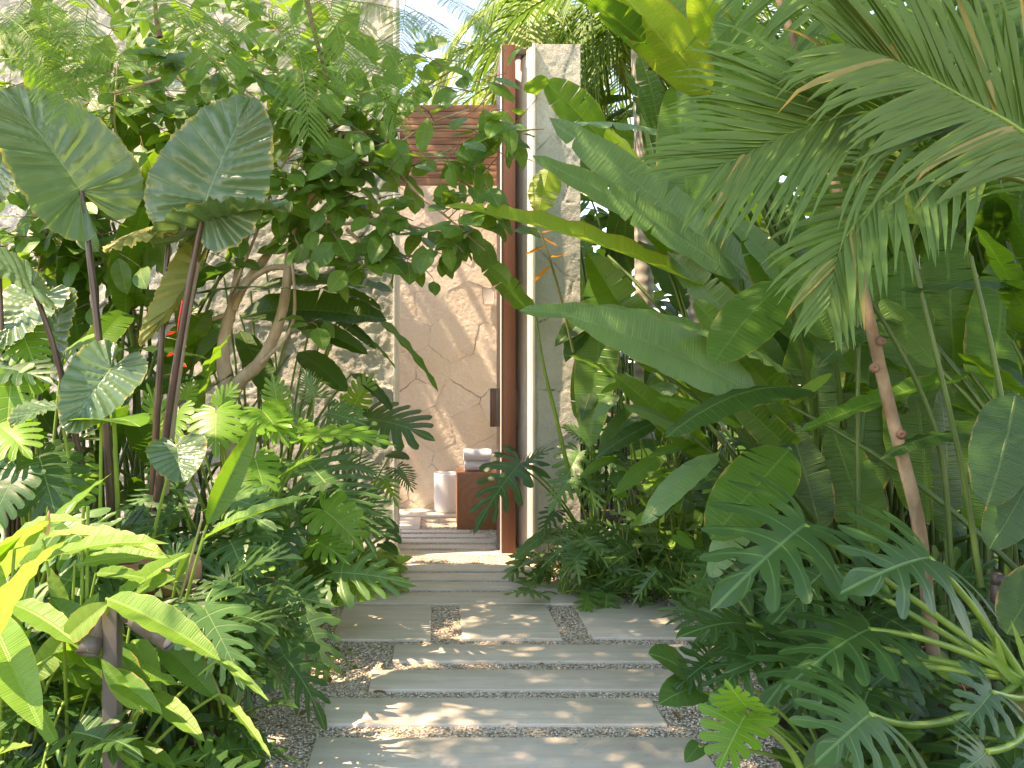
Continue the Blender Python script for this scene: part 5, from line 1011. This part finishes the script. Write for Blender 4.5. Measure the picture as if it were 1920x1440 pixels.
# --- pavers' right verge: feathery cut-leaf bank in sun patches
k = 0
for (px, py, Y) in [(1060,1040,4.75),(1130,1060,4.7),(1210,1050,4.65),(1290,1050,4.5),(1100,1000,5.0),(1180,1000,5.0),(1260,1000,4.9),(1040,985,5.25)]:
    p = at(px, py, Y); X = Plant('cut_leaf_plant', ['cut-leaf plant next to the door foot at the thin pavers','cut-leaf plant with yellowing leaf tips over the sunny gravel','cut-leaf plant in the middle of the sunny verge','cut-leaf plant at the right end of the sunny verge beside the dark lobes','cut-leaf plant behind the yellowing one','cut-leaf plant behind the middle of the sunny verge','cut-leaf plant below the black spike light','cut-leaf plant against the foot of the stone pier'][k], 'plant', [p[0], Y, GZ], 'cut-leaf plants along the right verge'); k += 1
    fan_clump(X, 'xanadu', 15, (.05, .36), (.05, .26), (.20, .30), ['xanadu', 'xanadu', 'split'], face=.55, el=(-50, 15), pr=(.005, .004), az=(120, 420))
Sv = Plant('split_leaf_plant', 'tall split leaf plant leaning left in front of the door edge', 'plant', [1.0, 5.2, GZ])
for b_, t_, N_, ws, kd in [((972,872,4.9),(893,992,4.7),(-.2,-.7,.65),.8,'split'), ((985,870,4.9),(1040,840,4.8),(0,-.6,.8),.8,'split'), ((1085,850,5.0),(1050,930,4.9),(-.2,-.7,.6),.9,'split'), ((1110,815,5.0),(1180,830,4.9),(.1,-.7,.7),.9,'split'), ((1105,830,5.0),(1050,800,4.9),(-.1,-.6,.8),.9,'split_fine'),
       ((1130,860,4.9),(1190,900,4.8),(0,-.7,.7),.9,'split'), ((1070,900,4.9),(1030,960,4.8),(-.3,-.7,.6),.9,'split'), ((1100,900,4.9),(1120,970,4.8),(0,-.8,.6),.9,'split'), ((1150,900,4.9),(1160,960,4.8),(.1,-.8,.5),.9,'split'), ((1030,1000,4.9),(965,1050,4.7),(-.2,-.6,.8),.45,'heart'), ((1040,960,4.9),(1010,1010,4.8),(-.2,-.7,.7),.8,'split')]:
    hl(Sv, kd, b_, t_, N_, 'split_dark' if rv(0,1) < .6 else 'split', V3([1.05, 5.2, GZ]), wscale=ws, fold=rv(0,.2), bend=.14, wave=.014, pr=(.009,.006), curl=.4)
# ginger leaves mid right
Gm = Plant('ginger_plant', 'ginger plant with dark lance leaves between the pier and the big silvery leaf', 'plant', [1.35, 4.8, GZ])
for i, (b_, t_, N_, w_, m_) in enumerate([((1200,760,4.5),(1120,860,4.4),(-.2,-.8,.5),.17,'heli_dark'), ((1270,720,4.4),(1180,775,4.3),(-.2,-.7,.7),.2,'heli_grey'), ((1235,790,4.4),(1115,860,4.3),(-.2,-.8,.5),.12,'heli_dark'), ((1200,750,4.6),(1060,665,4.5),(0,-.5,.9),.09,'ginger'), ((1170,720,4.6),(1125,740,4.5),(0,-.6,.8),.15,'ginger'),
     ((1160,560,4.9),(1040,650,4.8),(-.3,-.7,.6),.2,'heli_dark'), ((1110,590,4.9),(1060,680,4.8),(-.3,-.7,.6),.22,'heli_dark'), ((1250,850,4.3),(1150,930,4.2),(-.2,-.7,.6),.14,'heli'), ((1160,740,4.5),(1110,790,4.4),(-.3,-.7,.6),.17,'heli_grey'), ((1160,860,4.5),(1085,900,4.4),(-.3,-.6,.7),.14,'heli'), ((1240,640,4.6),(1210,730,4.5),(-.2,-.8,.5),.15,'heli_dark'), ((1290,690,4.4),(1230,640,4.4),(-.2,-.8,.5),.2,'heli_dark'), ((1120,700,4.8),(1090,790,4.7),(-.2,-.8,.5),.17,'heli_dark'), ((1330,830,4.1),(1210,860,4.0),(-.1,-.6,.8),.11,'heli')]):
    hl(Gm, 'lance', b_, t_, N_, m_, V3([1.4 + rv(-.2,.2), 4.85, GZ]), w=w_, fold=rv(.0,.4), bend=rv(.08,.18), wave=.012, pr=(.007,.004))
pts = [at(rv(1150,1350), rv(870,1010), rv(4.3,5.2)) for _ in range(90)]; pts = [p for p in pts if p[2] > GZ + .03]
cover('heart_creeper', 'light green heart leaved climber around the black spike light', 'creeper', pts, ['pothos_dark', 'pothos', 'monstera'], (.09, .16), face=.7)
pts = [V3([rv(1.0,2.6), rv(1.9,4.2), GZ + rv(.02,.3)]) for _ in range(420)]; pts = [p for p in pts if p[0] > .42 * p[1] + .0]
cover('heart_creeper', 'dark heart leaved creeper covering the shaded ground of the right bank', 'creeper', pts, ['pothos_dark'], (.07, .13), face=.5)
pts = [V3([rv(1.5,4.8), rv(4.0,8.0), GZ + rv(.05,1.0)]) for _ in range(650)] + [V3([rv(1.3,6.5), rv(8.2,9.6), GZ + rv(.05,4.3)]) for _ in range(0)]
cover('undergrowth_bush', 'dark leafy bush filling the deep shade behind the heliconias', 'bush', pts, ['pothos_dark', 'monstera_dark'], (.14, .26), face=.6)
pts = [V3([rv(1.0,7.5), rv(8.6,9.8), GZ + rv(.05,4.4)]) for _ in range(1300)]
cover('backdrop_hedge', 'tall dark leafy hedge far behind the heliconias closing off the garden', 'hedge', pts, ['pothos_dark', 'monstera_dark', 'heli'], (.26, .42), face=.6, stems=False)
# --- slender leaning tree
TL = empty('slender_tree', [1.9, 2.85, GZ]); TL['_org'] = [1.9, 2.85, GZ]; tag(TL, 'slender tan tree trunk leaning left through the right planting', 'tree')
mb = MB(); P = catmull([at(1752,1250,2.85), at(1725,1000,2.85), at(1690,850,2.85), at(1660,730,2.85), at(1628,590,2.85), at(1590,430,2.90), at(1553,300,2.95), at(1525,190,3.00), at(1490,80,3.05), at(1455,-20,3.10), at(1420,-150,3.15)], 6); add_tube(mb, P, .0235, .014, 10, 'bark_smooth', True, .06)
mb.build('trunk', TL); mb = MB()
for i, py in enumerate((640, 690, 815)): 
    c = at((1652,1640,1690)[i], py, 2.815); add_lathe(mb, c, [(.018, 0), (.014, .010), (.006, .012), (0, .006)], 10, 'bark_dark', (-.3 + .5 * (i == 0), -1, .1))
mb.build('branch_scar', TL); mb = MB()
for i in range(620):  # mostly an unseen canopy, added overhead to shade the right bank
    c = V3([rv(1.7,5.6), rv(1.2,6.2), rv(4.7,6.4)]) if i > 60 else at(1420, -150, 3.15) + V3([rv(-.2,.9), rv(-.5,.6), rv(.1,1.0)]); d = V3([rv(-1,1), rv(-1,1), rv(-.6,.3)]); P, f, lf = warp(shp[0], c, c + nrm(d) * (rv(.12,.2) if i < 61 else rv(.3,.5)), (rv(-.4,.4), -.4, .9), bend=.1, fold=.2); mb.add(P, f, lf, RNG.random(), 'ovate')
mb.build('crown', TL)
for e_ in ([2.6,3.2,5.0],[3.8,4.2,5.3],[3.4,2.2,5.2]):
    mb = MB(); add_tube(mb, catmull([at(1420,-150,3.15), (at(1420,-150,3.15) + V3(e_)) / 2 + V3([0,0,.4]), V3(e_)], 6), .017, .008, 7, 'bark_smooth'); mb.build('branch', TL)
# --- grey palm behind the pier
PT = empty('palm_tree', [1.82, 7.0, GZ]); PT['_org'] = [1.82, 7.0, GZ]; tag(PT, 'ringed grey palm trunk behind the silvery leaves with fronds overhead', 'palm tree')
b = MB(); add_tube(b, catmull([V3([1.84,7.0,GZ]), at(1206,300,7.0), at(1199,120,7.0), at(1196,-20,7.0)], 8), .085, .062, 14, 'palm_trunk', True, .04); b.build('trunk', PT)
tp = at(1196, -20, 7.0)
for i, a in enumerate(np.linspace(0, 360, 12, endpoint=False)):
    a = R(a + rv(-10,10)); o_ = V3([math.cos(a), math.sin(a), 0]); L = rv(1.3,1.8); up = rv(.1,.7)
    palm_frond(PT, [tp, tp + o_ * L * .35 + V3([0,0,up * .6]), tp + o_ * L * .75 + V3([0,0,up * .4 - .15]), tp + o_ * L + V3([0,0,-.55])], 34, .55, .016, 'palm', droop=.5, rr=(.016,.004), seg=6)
PB = empty('palm_tree', [.9, 9.2, GZ]); PB['_org'] = [.9, 9.2, GZ]; tag(PB, 'sunlit pale palm crown rising behind the door top against the blue sky', 'palm tree')
tp = V3([1.15, 9.2, 4.75]); b = MB(); add_tube(b, catmull([V3([.9,9.2,GZ]), V3([1.0,9.2,2.5]), tp], 8), .10, .075, 12, 'palm_trunk'); b.build('trunk', PB)
for i in range(17):
    a = R(i * 360 / 17 * 2.4 + rv(-12,12)); o_ = V3([math.cos(a), math.sin(a), 0]); L = rv(1.1,1.9); up = rv(.0,1.1)
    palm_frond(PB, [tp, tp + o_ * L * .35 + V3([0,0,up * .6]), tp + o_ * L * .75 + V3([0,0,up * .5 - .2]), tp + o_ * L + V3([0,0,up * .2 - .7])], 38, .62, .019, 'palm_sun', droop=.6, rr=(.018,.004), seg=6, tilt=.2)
PC = empty('palm_tree', [2.9, 8.4, GZ]); PC['_org'] = [2.9, 8.4, GZ]; tag(PC, 'green palm crown hanging right of the pier top behind the banana leaves', 'palm tree')
tp = V3([2.5, 8.4, 4.9]); b = MB(); add_tube(b, catmull([V3([2.9,8.4,GZ]), V3([2.7,8.4,2.5]), tp], 8), .10, .075, 12, 'palm_trunk'); b.build('trunk', PC)
for i in range(15):
    a = R(i * 360 / 15 * 2.2 + rv(-12,12)); o_ = V3([math.cos(a), math.sin(a), 0]); L = rv(1.2,2.0); up = rv(-.1,.9)
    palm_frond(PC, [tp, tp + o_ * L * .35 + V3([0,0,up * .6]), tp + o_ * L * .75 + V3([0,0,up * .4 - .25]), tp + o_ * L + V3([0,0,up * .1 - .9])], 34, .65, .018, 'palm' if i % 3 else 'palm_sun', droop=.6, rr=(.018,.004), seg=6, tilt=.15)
# --- foreground palm, upper right
PF = empty('palm_plant', [2.6, 2.5, GZ]); PF['_org'] = [2.6, 2.5, GZ]; tag(PF, 'dark feather palm whose long fronds arch in from the right edge', 'palm')
palm_frond(PF, [at(2050,520,2.6), at(1930,350,2.5), at(1800,216,2.4), at(1633,212,2.3), at(1546,228,2.25), at(1440,268,2.2), at(1345,318,2.15)], 40, .52, .0155, 'palm', U=(-.05,-.93,.30), ang=(50,22), droop=.03, tilt=.12, rr=(.010,.003), seg=8, dry='palm_dry', curlt=.12, t0=.22)
palm_frond(PF, [at(2060,420,2.5), at(1920,341,2.4), at(1770,326,2.3), at(1690,346,2.22), at(1620,400,2.16), at(1575,470,2.12), at(1552,560,2.10)], 30, .31, .0140, 'palm', U=(-.25,-.85,.4), ang=(56,22), droop=.14, tilt=.1, rr=(.009,.003), seg=8, dry='palm_dry', curlt=.10, t0=.25)
palm_frond(PF, [at(2080,520,2.4), at(1990,330,2.35), at(1920,250,2.3), at(1800,180,2.25), at(1690,120,2.2), at(1600,90,2.2)], 36, .50, .0155, 'palm', U=(-.1,-.95,.2), ang=(58,26), droop=.10, tilt=.1, rr=(.011,.003), seg=8, curlt=.22, t0=.2, dry='palm_dry')
palm_frond(PF, [at(2000,260,2.7), at(1890,150,2.65), at(1760,50,2.6), at(1600,-20,2.55), at(1420,-60,2.5)], 40, .55, .015, 'palm', U=(-.1,-.85,.4), ang=(66,30), droop=.35, tilt=.05, rr=(.011,.003), seg=8, t0=.1)
palm_frond(PF, [at(2040,120,2.8), at(1900,-20,2.8), at(1750,-120,2.8), at(1550,-190,2.7)], 40, .6, .016, 'palm', U=(0,-.8,.5), ang=(70,30), droop=.45, tilt=.0, rr=(.011,.003), seg=8, t0=.1)
palm_frond(PF, [at(2100,620,2.5), at(2150,300,2.7), at(2100,0,2.9), at(1950,-200,3.0)], 40, .6, .016, 'palm', U=(-.3,-.8,.4), ang=(70,30), droop=.35, tilt=.05, rr=(.011,.003), seg=7, t0=.2)
b = MB(); add_tube(b, [V3([2.75,2.6,GZ]), at(2080,520,2.5)], .07, .04, 9, 'stem_olive'); b.build('stem', PF)

# fallen leaves
mb = MB(); lsh = shape('ovate', w=.26)
for (px, py) in [(590,1225),(618,1282),(560,1345),(640,1240),(1180,1098),(1120,1090),(1240,1092),(1262,1310),(1275,1350),(600,1180),(845,1180),(1060,1160),(1010,1248),(700,1300)]:
    Y = gy(py); c = V3([(px - CX) * Y / F, Y, (.006 if 1000 < px < 1020 else GZ + .016)]); a = rv(0, 6.28); d = V3([math.cos(a), math.sin(a), .12])
    P, f, lf = warp(lsh, c, c + nrm(d) * rv(.035, .07), (rv(-.3,.3), rv(-.3,.1), 1), bend=.15, fold=.5, twist=rv(-.6,.6)); mb.add(P, f, lf, RNG.random(), 'dead_leaf')
tag(mb.build('leaf_litter'), 'brown fallen leaves scattered on the gravel', 'leaf litter', kind='stuff')
# ================================================================ camera, sky, sun
cam = bpy.data.cameras.new('camera'); co = bpy.data.objects.new('camera', cam); COL.objects.link(co); sc.camera = co
co.location = (0, 0, H); co.rotation_euler = (R(90), 0, 0); cam.lens = F / 1920 * 36; cam.sensor_width = 36
cam.shift_x = (960 - CX) / 1920; cam.shift_y = -(720 - CY) / 1920; cam.clip_end = 500; cam.clip_start = .05
SD = Vector((-.48, -.10, .87)).normalized()
w = bpy.data.worlds.new('World'); sc.world = w; w.use_nodes = True; nt = w.node_tree; nt.nodes.clear()
sky = nt.nodes.new('ShaderNodeTexSky'); sky.sky_type = 'NISHITA'; sky.sun_disc = False
sky.sun_elevation = math.asin(SD.z); sky.sun_rotation = math.atan2(SD.x, SD.y); sky.ozone_density = 5.0; sky.dust_density = .05; sky.air_density = 1.0
bg = nt.nodes.new('ShaderNodeBackground'); bg.inputs['Strength'].default_value = .15
wo = nt.nodes.new('ShaderNodeOutputWorld'); nt.links.new(sky.outputs[0], bg.inputs[0]); nt.links.new(bg.outputs[0], wo.inputs[0])
sl = bpy.data.lights.new('sun', 'SUN'); sl.energy = 2.7; sl.angle = R(.55); sl.color = (1, .955, .87)
so = bpy.data.objects.new('sun', sl); COL.objects.link(so); so.rotation_euler = SD.to_track_quat('Z', 'Y').to_euler()
vs = sc.view_settings; vs.view_transform = 'Standard'; vs.look = 'None'; vs.gamma = 1; vs.exposure = 2.42
vs.use_white_balance = True; vs.white_balance_temperature = 9900; vs.white_balance_tint = 24
sc.cycles.max_bounces = 10; sc.cycles.diffuse_bounces = 5; sc.cycles.transmission_bounces = 6; sc.cycles.glossy_bounces = 3
sc.cycles.sample_clamp_indirect = 6
for o in bpy.data.objects:
    if '_org' in o: del o['_org']
